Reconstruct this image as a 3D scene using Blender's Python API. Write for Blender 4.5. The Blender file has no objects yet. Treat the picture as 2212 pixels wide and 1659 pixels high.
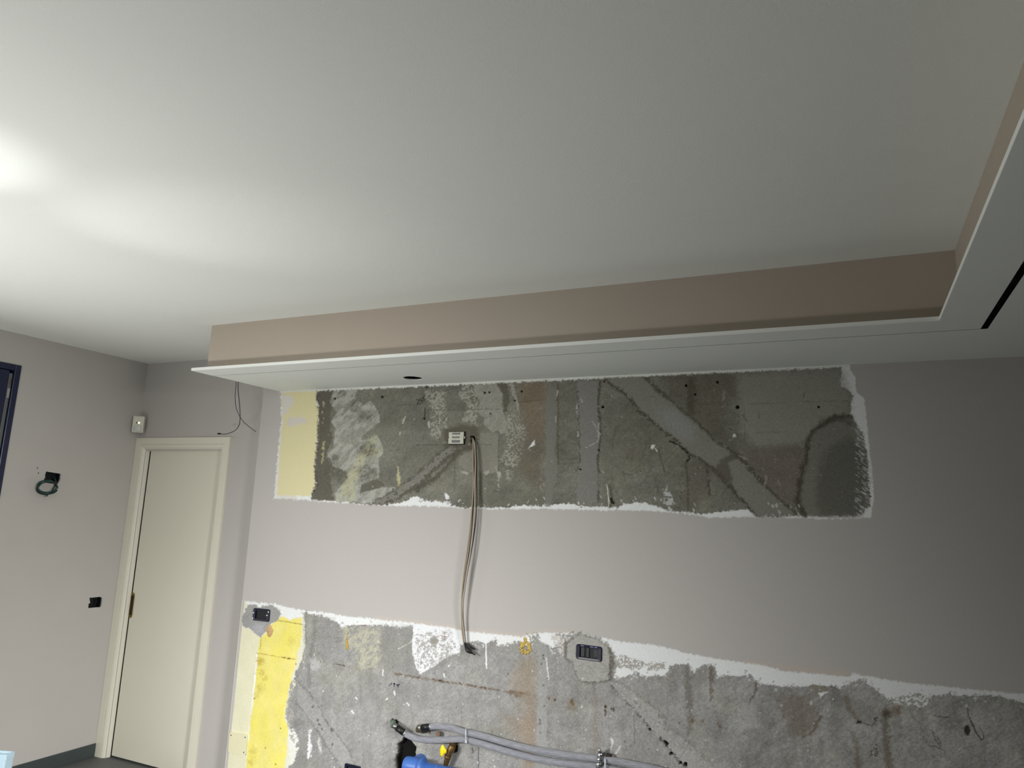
import bpy, bmesh, math, random
import numpy as np
from mathutils import Vector, Matrix
from mathutils.geometry import tessellate_polygon

# ------------------------------------------------------------------ camera
W, H, FPX = 2212.0, 1659.0, 1554.843
CAM = Vector((0.0, 0.0, 1.71))                       # eye height of the photographer
R = np.array([[0.90613933, 0.42108931, 0.03994118],  # world axes seen from the camera
              [-0.04001639, 0.17934786, -0.98297153],
              [-0.42108217, 0.88911087, 0.17936462]])
scene = bpy.context.scene
COL = scene.collection
cam_d = bpy.data.cameras.new('camera')
cam = bpy.data.objects.new('camera', cam_d)
COL.objects.link(cam)
cam_d.sensor_fit = 'HORIZONTAL'; cam_d.sensor_width = 36.0
cam_d.lens = FPX * 36.0 / W
cam_d.clip_start = 0.02
M = Matrix((R.T @ np.diag([1, -1, -1])).tolist()).to_4x4()
M.translation = CAM
cam.matrix_world = M
scene.camera = cam

# ------------------------------------------------------------------ world, exposure
world = bpy.data.worlds.new('night'); scene.world = world
world.use_nodes = True
world.node_tree.nodes['Background'].inputs[0].default_value = (0.020, 0.026, 0.045, 1)
world.node_tree.nodes['Background'].inputs[1].default_value = 1.0
scene.view_settings.view_transform = 'Standard'
scene.view_settings.look = 'None'
scene.view_settings.exposure = 0.0
scene.view_settings.gamma = 1.0
scene.view_settings.use_curve_mapping = False


def light(name, kind, loc, target, energy, color=(1, 1, 1), **kw):
    d = bpy.data.lights.new(name, kind); d.energy = energy; d.color = color
    for k, v in kw.items(): setattr(d, k, v)
    o = bpy.data.objects.new(name, d); COL.objects.link(o)
    o.location = loc
    o.rotation_euler = (Vector(target) - Vector(loc)).to_track_quat('-Z', 'Y').to_euler()
    return o


# daylight from behind the photographer and the left window; high and right ones added
def daylight(name, loc, target, energy, sx, sy, spread=180.0, color=(1.0, 0.995, 0.98)):
    o = light(name, 'AREA', loc, target, energy, color, shape='RECTANGLE', size=sx, size_y=sy)
    o.data.spread = math.radians(spread)
    return o


daylight('daylight_behind', (-3.6, -2.1, 1.9), (-1.7, 3.5, 0.1), 21.5, 1.0, 0.9, 50)
daylight('added_fill_behind_high', (-2.6, -2.1, 2.3), (-2.6, 3.5, -0.3), 14.5, 1.4, 0.8, 60)  # added fill that brightens the lower walls
daylight('added_fill_right', (2.5, 0.3, 1.9), (-4.7, 2.9, -0.6), 34, 1.0, 0.8, 50)  # added fill for the lower left wall, no known window
daylight('daylight_left', (-4.6, 1.7, 1.3), (0.0, 1.7, 1.0), 9, 1.0, 1.5)
# added unseen upward spots at left, for the ceiling's brightness and bright patches
UPLIGHT_COL = (1.0, 1.0, 0.985)
light('added_uplight_flood', 'SPOT', (-3.2, 0.6, 0.6), (-2.8, 0.9, 2.71), 188, UPLIGHT_COL, spot_size=math.radians(150), spot_blend=1.0, shadow_soft_size=0.2)
light('added_uplight_spot', 'SPOT', (-2.9, 0.9, 1.6), (-2.44, 1.04, 2.71), 33, UPLIGHT_COL, spot_size=math.radians(32), spot_blend=1.0, shadow_soft_size=0.05)
light('added_uplight_spot_far', 'SPOT', (-3.2, 1.2, 1.6), (-2.15, 1.79, 2.71), 20, UPLIGHT_COL, spot_size=math.radians(36), spot_blend=1.0, shadow_soft_size=0.05)

# ------------------------------------------------------------------ room measures
XL, XR, YB, YD, YF = -4.704, 2.6, 3.5, 3.596, -2.2    # left, right, kitchen wall, door wall, wall behind
ZC, ZS = 2.71, 2.437                                  # ceiling, underside of the soffit
XE = -3.445                                           # left end of the kitchen wall


def ray(u, v):
    return R.T @ np.array([(u - W / 2) / FPX, (v - H / 2) / FPX, 1.0])


def on_y(u, v, y=YB):
    d = ray(u, v); return Vector(d * (y / d[1])) + CAM


def on_x(u, v, x=XL):
    d = ray(u, v); return Vector(d * (x / d[0])) + CAM


def on_z(u, v, z):
    d = ray(u, v); return Vector(d * ((z - CAM.z) / d[2])) + CAM


def tr(ox, oy, s, pts):
    return [(ox + x / s, oy + y / s) for x, y in pts]


def lin(r, g, b):
    f = lambda c: (c / 255 / 12.92) if c <= 10.31 else ((c / 255 + 0.055) / 1.055) ** 2.4
    return np.array([f(r), f(g), f(b)])


# ------------------------------------------------------------------ materials
MATS = {}


def mat(name, rgb, rough=0.5, metal=0.0, var=0.0, vscale=40.0, bump=0.0, bscale=200.0, spec=0.5, detail=4.0, stretch=None):
    if name in MATS: return MATS[name]
    m = bpy.data.materials.new(name); m.use_nodes = True
    nt = m.node_tree; b = nt.nodes['Principled BSDF']
    c = lin(*rgb)
    b.inputs['Base Color'].default_value = (*c, 1); b.inputs['Roughness'].default_value = rough
    b.inputs['Metallic'].default_value = metal; b.inputs['Specular IOR Level'].default_value = spec
    tc = nt.nodes.new('ShaderNodeTexCoord')
    vec = tc.outputs['Object']
    if stretch:
        mp = nt.nodes.new('ShaderNodeMapping'); mp.inputs['Scale'].default_value = stretch
        nt.links.new(vec, mp.inputs['Vector']); vec = mp.outputs['Vector']
    if var:
        n = nt.nodes.new('ShaderNodeTexNoise'); n.inputs['Scale'].default_value = vscale; n.inputs['Detail'].default_value = detail
        nt.links.new(vec, n.inputs['Vector'])
        mx = nt.nodes.new('ShaderNodeMix'); mx.data_type = 'RGBA'
        mx.inputs['A'].default_value = (*(c * (1 - var)), 1); mx.inputs['B'].default_value = (*np.minimum(c * (1 + var), 1), 1)
        nt.links.new(n.outputs['Fac'], mx.inputs['Factor'])
        nt.links.new(mx.outputs['Result'], b.inputs['Base Color'])
    if bump:
        n = nt.nodes.new('ShaderNodeTexNoise'); n.inputs['Scale'].default_value = bscale; n.inputs['Detail'].default_value = 3
        nt.links.new(vec, n.inputs['Vector'])
        bp = nt.nodes.new('ShaderNodeBump'); bp.inputs['Strength'].default_value = bump; bp.inputs['Distance'].default_value = 0.002
        nt.links.new(n.outputs['Fac'], bp.inputs['Height']); nt.links.new(bp.outputs['Normal'], b.inputs['Normal'])
    MATS[name] = m
    return m


PINK = (189, 185, 181)
m_pink = mat('wall_paint', PINK, 0.85, var=0.025, vscale=6, bump=0.15, bscale=260, spec=0.3)
m_ceil = mat('ceiling_paint', (230, 232, 226), 0.8, var=0.012, vscale=5, bump=0.26, bscale=190, spec=0.3)
m_fascia = mat('fascia_paint', (181, 170, 157), 0.85, var=0.03, vscale=5, bump=0.12, bscale=240, spec=0.3)
m_soff = mat('soffit_paint', (238, 241, 236), 0.7, var=0.01, vscale=6, bump=0.08, bscale=220, spec=0.3)
m_floor = mat('floor_resin', (92, 95, 94), 0.55, var=0.22, vscale=5, bump=0.1, bscale=60)
m_base = mat('baseboard_slate', (62, 70, 70), 0.45, var=0.15, vscale=30)
m_cream = mat('door_lacquer', (226, 222, 206), 0.42, var=0.012, vscale=8, bump=0.03, bscale=300)
m_brass = mat('brass_satin', (150, 128, 72), 0.35, metal=0.9, var=0.15, vscale=60)
m_black = mat('black_plastic', (14, 15, 18), 0.45, var=0.2, vscale=80)
m_pit = mat('box_plastic_dark', (10, 11, 18), 0.6)
m_navyb = mat('box_frame_blue', (9, 11, 40), 0.35, var=0.15, vscale=120)
m_navy = mat('window_lacquer_navy', (30, 36, 66), 0.3, var=0.2, vscale=25, stretch=(6, 6, 1))
m_rail = mat('shutter_rail_grey', (96, 100, 100), 0.4, var=0.3, vscale=20, stretch=(8, 8, 1))
m_glassd = mat('window_glass_night', (12, 15, 24), 0.05)
m_chrome = mat('chrome', (225, 226, 228), 0.12, metal=1.0)
m_steel = mat('zinc_steel', (150, 150, 146), 0.35, metal=0.9, var=0.2, vscale=90)
m_blue = mat('drain_pipe_blue', (64, 108, 184), 0.38, var=0.07, vscale=30)
m_yel = mat('valve_yellow', (240, 216, 20), 0.35, var=0.05, vscale=80)
m_dbrass = mat('old_brass', (112, 88, 52), 0.45, metal=0.7, var=0.35, vscale=120)
m_white = mat('white_plastic', (214, 212, 196), 0.45, var=0.03, vscale=50)
m_cover = mat('cover_plate_cream', (226, 221, 186), 0.45, var=0.04, vscale=60)
m_screw = mat('screw_head', (98, 94, 78), 0.5, var=0.2, vscale=200)
m_tape = mat('masking_tape_grey', (150, 150, 146), 0.6, var=0.12, vscale=60)
m_taped = mat('masking_tape_dull', (108, 109, 106), 0.6, var=0.12, vscale=80)
m_cable = mat('cable_sheath_beige', (156, 138, 112), 0.5, var=0.2, vscale=60, stretch=(1, 1, 0.2))
m_cable3 = mat('cable_sheath_brown', (74, 60, 46), 0.5, var=0.2, vscale=60, stretch=(1, 1, 0.2))
m_cable2 = mat('cable_sheath_grey', (168, 160, 148), 0.5, var=0.2, vscale=60, stretch=(1, 1, 0.2))
m_wire = mat('wire_black', (34, 34, 36), 0.4, var=0.3, vscale=120)
m_wireg = mat('wire_green', (22, 62, 56), 0.4, var=0.3, vscale=120)
m_glue = mat('glue_yellow', (190, 162, 76), 0.3, var=0.35, vscale=160, bump=0.6, bscale=220)
m_gluet = mat('glue_tan', (196, 160, 112), 0.45, var=0.3, vscale=140, bump=0.5, bscale=200)
m_pen = mat('pencil_dark', (32, 31, 30), 0.9)
m_penb = mat('ink_blue', (22, 20, 52), 0.8)
m_penr = mat('pencil_red', (150, 92, 88), 0.9)
m_tie = mat('cable_tie_clear', (200, 204, 206), 0.3)
m_green = mat('fitting_green', (104, 126, 108), 0.45, var=0.4, vscale=120)
m_copper = mat('copper_dull', (118, 92, 74), 0.5, metal=0.3, var=0.4, vscale=150)
m_crate = mat('crate_pale_blue', (196, 222, 238), 0.35, var=0.03, vscale=20)
m_crated = mat('crate_inside_violet', (120, 116, 190), 0.4, var=0.1, vscale=20)
m_rubber = mat('rubber_brown', (52, 40, 34), 0.7, var=0.2, vscale=100)

m_led = bpy.data.materials.new('indicator_lit'); m_led.use_nodes = True
_b = m_led.node_tree.nodes['Principled BSDF']
_b.inputs['Base Color'].default_value = (1, 0.95, 0.6, 1)
_b.inputs['Emission Color'].default_value = (1, 0.93, 0.55, 1); _b.inputs['Emission Strength'].default_value = 1.6


def plaster_material():
    m = bpy.data.materials.new('wall_plaster_layers'); m.use_nodes = True
    nt = m.node_tree; b = nt.nodes['Principled BSDF']
    b.inputs['Roughness'].default_value = 0.88; b.inputs['Specular IOR Level'].default_value = 0.25
    a = nt.nodes.new('ShaderNodeAttribute'); a.attribute_name = 'tint'
    g = nt.nodes.new('ShaderNodeAttribute'); g.attribute_name = 'grain'
    tc = nt.nodes.new('ShaderNodeTexCoord')
    n = nt.nodes.new('ShaderNodeTexNoise'); n.inputs['Scale'].default_value = 150; n.inputs['Detail'].default_value = 5
    n.inputs['Roughness'].default_value = 0.7
    nt.links.new(tc.outputs['Object'], n.inputs['Vector'])
    mr = nt.nodes.new('ShaderNodeMapRange')
    mr.inputs['From Min'].default_value = 0.25; mr.inputs['From Max'].default_value = 0.75
    mr.inputs['To Min'].default_value = -0.34; mr.inputs['To Max'].default_value = 0.34
    nt.links.new(n.outputs['Fac'], mr.inputs['Value'])
    mu = nt.nodes.new('ShaderNodeMath'); mu.operation = 'MULTIPLY_ADD'; mu.inputs[2].default_value = 1.0
    nt.links.new(mr.outputs['Result'], mu.inputs[0]); nt.links.new(g.outputs['Fac'], mu.inputs[1])
    vm = nt.nodes.new('ShaderNodeVectorMath'); vm.operation = 'SCALE'
    nt.links.new(a.outputs['Color'], vm.inputs[0]); nt.links.new(mu.outputs['Value'], vm.inputs['Scale'])
    nt.links.new(vm.outputs['Vector'], b.inputs['Base Color'])
    bp = nt.nodes.new('ShaderNodeBump'); bp.inputs['Distance'].default_value = 0.0025
    mb = nt.nodes.new('ShaderNodeMath'); mb.operation = 'MULTIPLY_ADD'; mb.inputs[1].default_value = 0.5; mb.inputs[2].default_value = 0.06
    nt.links.new(g.outputs['Fac'], mb.inputs[0]); nt.links.new(mb.outputs['Value'], bp.inputs['Strength'])
    nt.links.new(n.outputs['Fac'], bp.inputs['Height']); nt.links.new(bp.outputs['Normal'], b.inputs['Normal'])
    return m


m_plaster = plaster_material()


def hose_material():
    m = bpy.data.materials.new('hose_braid'); m.use_nodes = True
    nt = m.node_tree; b = nt.nodes['Principled BSDF']
    b.inputs['Roughness'].default_value = 0.42; b.inputs['Metallic'].default_value = 0.15
    uv = nt.nodes.new('ShaderNodeUVMap')
    outs = []
    for rot in (0.55, -0.55):
        mp = nt.nodes.new('ShaderNodeMapping'); mp.inputs['Rotation'].default_value = (0, 0, rot)
        nt.links.new(uv.outputs['UV'], mp.inputs['Vector'])
        w = nt.nodes.new('ShaderNodeTexWave'); w.inputs['Scale'].default_value = 130; w.inputs['Distortion'].default_value = 0.6
        nt.links.new(mp.outputs['Vector'], w.inputs['Vector']); outs.append(w.outputs['Fac'])
    mx = nt.nodes.new('ShaderNodeMath'); mx.operation = 'MULTIPLY'
    nt.links.new(outs[0], mx.inputs[0]); nt.links.new(outs[1], mx.inputs[1])
    n = nt.nodes.new('ShaderNodeTexNoise'); n.inputs['Scale'].default_value = 60
    mp = nt.nodes.new('ShaderNodeMapping'); mp.inputs['Scale'].default_value = (4, 0.4, 1)
    nt.links.new(uv.outputs['UV'], mp.inputs['Vector']); nt.links.new(mp.outputs['Vector'], n.inputs['Vector'])
    ad = nt.nodes.new('ShaderNodeMath'); ad.operation = 'MULTIPLY_ADD'; ad.inputs[1].default_value = 0.5
    nt.links.new(mx.outputs['Value'], ad.inputs[0]); 
    nt.links.new(n.outputs['Fac'], ad.inputs[2])
    cr = nt.nodes.new('ShaderNodeMix'); cr.data_type = 'RGBA'
    cr.inputs['A'].default_value = (*lin(100, 101, 108), 1); cr.inputs['B'].default_value = (*lin(206, 208, 217), 1)
    nt.links.new(ad.outputs['Value'], cr.inputs['Factor']); nt.links.new(cr.outputs['Result'], b.inputs['Base Color'])
    bp = nt.nodes.new('ShaderNodeBump'); bp.inputs['Strength'].default_value = 0.8; bp.inputs['Distance'].default_value = 0.003
    nt.links.new(mx.outputs['Value'], bp.inputs['Height']); nt.links.new(bp.outputs['Normal'], b.inputs['Normal'])
    return m


m_hose = hose_material()

# ------------------------------------------------------------------ object helpers


def link(name, me, m=None, parent=None, smooth=False, loc=None):
    o = bpy.data.objects.new(name, me); COL.objects.link(o)
    if m is not None: me.materials.append(m)
    if parent is not None: o.parent = parent
    if loc is not None: o.location = loc
    if smooth: me.polygons.foreach_set('use_smooth', [True] * len(me.polygons))
    return o


def from_bm(name, bm, m=None, parent=None, smooth=False):
    bmesh.ops.recalc_face_normals(bm, faces=bm.faces)
    me = bpy.data.meshes.new(name); bm.to_mesh(me); bm.free()
    o = link(name, me, m, None, smooth)
    attach(o, parent)
    return o


def attach(o, parent):
    """parent with world coordinates kept (roots are only translated / turned)"""
    if parent is None: return
    o.parent = parent
    o.matrix_parent_inverse = parent_world(parent).inverted()


def parent_world(p):
    m = p.matrix_basis.copy()
    if p.parent: m = parent_world(p.parent) @ p.matrix_parent_inverse @ m
    return m


def empty(name, loc, rz=0.0):
    o = bpy.data.objects.new(name, None); COL.objects.link(o)
    o.location = loc; o.rotation_euler = (0, 0, rz); o.empty_display_size = 0.05
    return o


def tag(o, label=None, cat=None, group=None, kind=None):
    if label: o['label'] = label
    if cat: o['category'] = cat
    if group: o['group'] = group
    if kind: o['kind'] = kind
    return o


def bm_box(bm, lo, hi, bevel=0.0, seg=2, mtx=None):
    r = bmesh.ops.create_cube(bm, size=1.0)
    vs = r['verts']
    for v in vs:
        v.co = Vector([lo[i] + (v.co[i] + 0.5) * (hi[i] - lo[i]) for i in range(3)])
    if bevel:
        es = list({e for v in vs for e in v.link_edges})
        q = bmesh.ops.bevel(bm, geom=es, offset=bevel, segments=seg, affect='EDGES', profile=0.5)
        vs = list({v for f in q['faces'] for v in f.verts} | {v for v in vs if v.is_valid})
    if mtx is not None:
        for v in vs: v.co = mtx @ v.co
    return vs


def box(name, lo, hi, m, parent=None, bevel=0.0, mtx=None, smooth=False):
    bm = bmesh.new(); bm_box(bm, lo, hi, bevel, mtx=mtx)
    return from_bm(name, bm, m, parent, smooth)


def catmull(pts, n):
    P = [Vector(p) for p in pts]
    if len(P) < 3: return [P[0].lerp(P[-1], i / n) for i in range(n + 1)]
    P = [2 * P[0] - P[1]] + P + [2 * P[-1] - P[-2]]
    out = []
    k = len(P) - 3
    for i in range(n + 1):
        t = i / n * k; s = min(int(t), k - 1); t -= s
        a, b, c, d = P[s:s + 4]
        out.append(0.5 * ((2 * b) + (c - a) * t + (2 * a - 5 * b + 4 * c - d) * t * t + (3 * b - a - 3 * c + d) * t ** 3))
    return out


def bm_tube(bm, pts, rad, sides=10, cap=True, uvl=None, flat=1.0):
    n = len(pts); rings = []
    rads = rad if isinstance(rad, (list, tuple)) else [rad] * n
    up = Vector((0, -1, 0)); along = 0.0; ls = []
    for i, p in enumerate(pts):
        d = (pts[min(i + 1, n - 1)] - pts[max(i - 1, 0)]).normalized()
        a = d.cross(up)
        if a.length < 1e-3: a = d.cross(Vector((1, 0, 0)))
        a.normalize(); b = a.cross(d).normalized()
        up = b if i else b
        if i: along += (p - pts[i - 1]).length
        ls.append(along)
        rings.append([bm.verts.new(p + rads[i] * (math.cos(t) * a + flat * math.sin(t) * b))
                      for t in [2 * math.pi * k / sides for k in range(sides)]])
    for i in range(n - 1):
        for k in range(sides):
            f = bm.faces.new((rings[i][k], rings[i][(k + 1) % sides], rings[i + 1][(k + 1) % sides], rings[i + 1][k]))
            f.smooth = True
            if uvl:
                uu = [(k / sides, ls[i]), ((k + 1) / sides, ls[i]), ((k + 1) / sides, ls[i + 1]), (k / sides, ls[i + 1])]
                for lp, w in zip(f.loops, uu): lp[uvl].uv = (w[0] * 2 * math.pi * rads[0], w[1])
    if cap:
        bm.faces.new(list(reversed(rings[0]))); bm.faces.new(rings[-1])


def tube(name, pts, rad, m, parent=None, sides=10, n=40, uv=False, raw=False):
    bm = bmesh.new(); uvl = bm.loops.layers.uv.new('UVMap') if uv else None
    P = [Vector(p) for p in pts] if raw else catmull(pts, n)
    if isinstance(rad, (list, tuple)) and len(rad) != len(P):
        rad = [float(x) for x in np.interp(np.linspace(0, 1, len(P)), np.linspace(0, 1, len(rad)), rad)]
    bm_tube(bm, P, rad, sides, uvl=uvl)
    return from_bm(name, bm, m, parent)


def prism(name, poly, axis_vec, m, parent=None, bevel=0.0, smooth=False):
    """closed outline (3D points) pushed along axis_vec"""
    bm = bmesh.new()
    a = [bm.verts.new(p) for p in poly]; b = [bm.verts.new(Vector(p) + Vector(axis_vec)) for p in poly]
    n = len(a)
    bm.faces.new(a); bm.faces.new(list(reversed(b)))
    for i in range(n): bm.faces.new((a[i], b[i], b[(i + 1) % n], a[(i + 1) % n]))
    if bevel: bmesh.ops.bevel(bm, geom=bm.edges[:], offset=bevel, segments=2, affect='EDGES')
    return from_bm(name, bm, m, parent, smooth)


def rrect(cx, cy, w, h, r, k=5):
    out = []
    for sx, sy, a0 in ((1, 1, 0), (-1, 1, 90), (-1, -1, 180), (1, -1, 270)):
        for i in range(k + 1):
            t = math.radians(a0 + 90 * i / k)
            out.append((cx + sx * (w / 2 - r) + r * math.cos(t), cy + sy * (h / 2 - r) + r * math.sin(t)))
    return out


def holed(name, outer, holes, to3, m, depth=None, dvec=None, parent=None, hole_mat=None, attr=None):
    """flat panel with cut-outs; each cut-out gets walls of the given depth"""
    loops = [[Vector((x, y, 0)) for x, y in lp] for lp in [outer] + holes]
    flat = [p for lp in loops for p in lp]
    tris = tessellate_polygon(loops)
    bm = bmesh.new()
    vs = [bm.verts.new(to3(p.x, p.y)) for p in flat]
    for t in tris:
        try: bm.faces.new([vs[i] for i in t])
        except ValueError: pass
    k = len(outer)
    if depth:
        for lp in holes:
            top = vs[k:k + len(lp)]
            bot = [bm.verts.new(v.co + Vector(dvec) * depth) for v in top]
            for i in range(len(lp)):
                j = (i + 1) % len(lp); bm.faces.new((top[i], top[j], bot[j], bot[i]))
            k += len(lp)
    return from_bm(name, bm, m, parent)


def struct(o, label=None):
    o['kind'] = 'structure'
    if label: o['label'] = label
    return o


def px_poly(pts, plane):
    return [plane(u, v) for u, v in pts]

# ------------------------------------------------------------------ painted and chipped plaster fields
_rng = np.random.default_rng(11)
_LAT = _rng.random((256, 256))


def vnoise(x, y, seed=0):
    x = x + seed * 17.31; y = y + seed * 9.77
    xi = np.floor(x).astype(int); yi = np.floor(y).astype(int)
    fx = x - xi; fy = y - yi
    fx = fx * fx * (3 - 2 * fx); fy = fy * fy * (3 - 2 * fy)
    a = _LAT[yi & 255, xi & 255]; b = _LAT[yi & 255, (xi + 1) & 255]
    c = _LAT[(yi + 1) & 255, xi & 255]; d = _LAT[(yi + 1) & 255, (xi + 1) & 255]
    return (a * (1 - fx) + b * fx) * (1 - fy) + (c * (1 - fx) + d * fx) * fy


def fbm(x, y, seed=0, o=4, g=0.5):
    s = 0; a = 1; t = 0
    for i in range(o):
        s = s + a * vnoise(x * 2 ** i, y * 2 ** i, seed + i * 3); t += a; a *= g
    return s / t


def seg_dist(U, V, a, b):
    dx, dy = b[0] - a[0], b[1] - a[1]; L = dx * dx + dy * dy + 1e-9
    t = np.clip(((U - a[0]) * dx + (V - a[1]) * dy) / L, 0, 1)
    return np.hypot(U - a[0] - t * dx, V - a[1] - t * dy), t


def poly_sdf(U, V, poly):
    d = np.full(U.shape, 1e9); ins = np.zeros(U.shape, bool)
    n = len(poly)
    for i in range(n):
        a, b = poly[i], poly[(i + 1) % n]
        d = np.minimum(d, seg_dist(U, V, a, b)[0])
        cond = (a[1] > V) != (b[1] > V)
        if a[1] != b[1]:
            ins ^= cond & (U < (b[0] - a[0]) * (V - a[1]) / (b[1] - a[1]) + a[0])
    return np.where(ins, -d, d)


class Field:
    """a stretch of wall: colour, grain and relief sampled on a fine grid of the wall plane"""
    def __init__(s, x0, x1, z0, z1, step):
        s.nx = int(round((x1 - x0) / step)) + 1; s.nz = int(round((z1 - z0) / step)) + 1
        s.x = np.linspace(x0, x1, s.nx); s.z = np.linspace(z0, z1, s.nz)
        X, Z = np.meshgrid(s.x, s.z)
        p = np.stack([X, np.full_like(X, YB), Z - CAM.z], -1) @ R.T
        s.U = W / 2 + FPX * p[..., 0] / p[..., 2]; s.V = H / 2 + FPX * p[..., 1] / p[..., 2]
        s.col = np.tile(lin(*PINK), (s.nz, s.nx, 1)); s.h = np.zeros_like(X); s.g = np.full_like(X, 0.14)
        s.seed = 1; s.clip = None

    def win(s, pts, pad):
        xs = [p[0] for p in pts]; ys = [p[1] for p in pts]
        m = (s.U > min(xs) - pad) & (s.U < max(xs) + pad) & (s.V > min(ys) - pad) & (s.V < max(ys) + pad)
        r = np.where(m.any(1))[0]; c = np.where(m.any(0))[0]
        if not len(r) or not len(c): return None
        return slice(r[0], r[-1] + 1), slice(c[0], c[-1] + 1)

    def warp(s, U, V, jag, js):
        s.seed += 1
        if not jag: return U, V
        k = s.seed
        a = U + jag * 2 * (fbm(U / js, V / js, k, 3, 0.65) - 0.5) * 1.6
        b = V + jag * 2 * (fbm(U / js, V / js, k + 40, 3, 0.65) - 0.5) * 1.6
        q = min(jag, 2.2) * 0.9
        return a + q * 2 * (vnoise(U / 2.1, V / 2.1, k + 11) - 0.5), b + q * 2 * (vnoise(U / 2.1, V / 2.1, k + 61) - 0.5)

    def lay(s, w, m, rgb=None, h=None, g=None, add=None):
        if s.clip is not None: m = m * s.clip[w]
        if rgb is not None:
            c = lin(*rgb) if not isinstance(rgb, np.ndarray) else rgb
            s.col[w] = s.col[w] * (1 - m[..., None]) + c * m[..., None]
        if h is not None: s.h[w] = s.h[w] * (1 - m) + h * m
        if add is not None: s.h[w] += add * m
        if g is not None: s.g[w] = s.g[w] * (1 - m) + g * m

    def fill(s, poly, rgb=None, soft=1.2, jag=2.0, js=7.0, alpha=1.0, h=None, g=None, add=None, holes=0.0, hs=5.0, rim=0.0, mot=0.0, ms=12.0):
        """area with a torn outline; holes>0 breaks it up into flecks, mostly near its rim if rim>0"""
        w = s.win(poly, soft * 2 + jag * 3 + 4)
        if w is None: return
        U, V = s.U[w], s.V[w]
        u, v = s.warp(U, V, jag, js)
        d = poly_sdf(u, v, poly)
        m = np.clip(0.5 - d / (2 * soft), 0, 1)
        if holes:
            n = 0.62 * fbm(U / hs, V / hs, s.seed + 7, 3, 0.6) + 0.38 * fbm(U / 2.6, V / 2.6, s.seed + 9, 2)
            t = holes
            if rim: t = holes * np.clip(1 + d / rim, 0, 1)
            m = m * np.clip((n - (0.30 + 0.40 * t)) / 0.09 + 0.5, 0, 1)
        if mot: m = m * np.clip(1 - mot * np.clip((fbm((U + V) / ms, (U - V) / (ms * 2.2), s.seed + 3, 4, 0.6) - 0.36) * 4, 0, 1) * (0.55 + 0.9 * fbm(U / 2.4, V / 2.4, s.seed + 4, 2)), 0, 1)
        s.lay(w, m * alpha, rgb, h, g, add)

    def stroke(s, pts, wd, rgb=None, soft=1.0, jag=1.0, js=6.0, alpha=1.0, h=None, g=None, add=None, br=0.0, bs=6.0):
        ws = wd if isinstance(wd, (list, tuple)) else [wd] * len(pts)
        w = s.win(pts, max(ws) + soft * 2 + jag * 3 + 4)
        if w is None: return
        U, V = s.U[w], s.V[w]
        u, v = s.warp(U, V, jag, js)
        d = np.full(U.shape, 1e9)
        for i in range(len(pts) - 1):
            dd, t = seg_dist(u, v, pts[i], pts[i + 1])
            d = np.minimum(d, dd - (ws[i] + (ws[i + 1] - ws[i]) * t) / 2)
        m = np.clip(0.5 - d / (2 * soft), 0, 1)
        if br: m = m * np.clip((fbm(U / bs, V / bs, s.seed + 5, 3) - (0.25 + 0.4 * br)) / 0.08, 0, 1)
        s.lay(w, m * alpha, rgb, h, g, add)

    def spot(s, c, r, rgb=None, ry=None, **k):
        ry = ry or r
        s.fill([(c[0] + r * math.cos(t), c[1] + ry * math.sin(t)) for t in np.linspace(0, 2 * math.pi, 10)[:-1]], rgb, **k)

    def tone(s, m, k):
        s.col *= (1 + k * m)[..., None]

    def build(s, name, parent):
        n = s.nx * s.nz
        co = np.empty((s.nz, s.nx, 3)); co[..., 0] = s.x[None, :]; co[..., 2] = s.z[:, None]
        for e in (np.s_[0], np.s_[-1]): s.h[e, :] = 0; 
        s.h[:, 0] = 0; s.h[:, -1] = 0
        co[..., 1] = YB + s.h
        i = np.arange(n).reshape(s.nz, s.nx)
        q = np.stack([i[:-1, :-1], i[:-1, 1:], i[1:, 1:], i[1:, :-1]], -1).reshape(-1, 4)
        me = bpy.data.meshes.new(name)
        me.vertices.add(n); me.vertices.foreach_set('co', co.astype(np.float32).ravel())
        me.loops.add(q.size); me.loops.foreach_set('vertex_index', q.astype(np.int32).ravel())
        me.polygons.add(len(q)); me.polygons.foreach_set('loop_start', np.arange(0, q.size, 4, dtype=np.int32))
        me.update(calc_edges=True)
        me.polygons.foreach_set('use_smooth', np.ones(len(q), bool))
        a = me.color_attributes.new('tint', 'FLOAT_COLOR', 'POINT')
        c4 = np.ones((n, 4), np.float32); c4[:, :3] = np.clip(s.col.reshape(-1, 3), 0.003, 0.9)
        a.data.foreach_set('color', c4.ravel())
        b = me.attributes.new('grain', 'FLOAT', 'POINT'); b.data.foreach_set('value', s.g.astype(np.float32).ravel())
        return link(name, me, m_plaster, parent)


def set_tint(o, rgb, grain):
    me = o.data; n = len(me.vertices)
    a = me.color_attributes.new('tint', 'FLOAT_COLOR', 'POINT')
    a.data.foreach_set('color', np.tile(np.append(lin(*rgb), 1), n).astype(np.float32))
    b = me.attributes.new('grain', 'FLOAT', 'POINT'); b.data.foreach_set('value', np.full(n, grain, np.float32))


FILLER = (232, 234, 234)
Z3 = lambda p: tr(400, 680, 3.687, p)
Z4 = lambda p: tr(900, 760, 3.687, p)
Z5 = lambda p: tr(1400, 740, 3.687, p)
Z6 = lambda p: tr(460, 1270, 4.254, p)
Z7 = lambda p: tr(920, 1300, 4.254, p)
Z8 = lambda p: tr(1400, 1300, 2.724, p)
Z9 = lambda p: tr(1650, 1430, 3.936, p)


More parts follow.
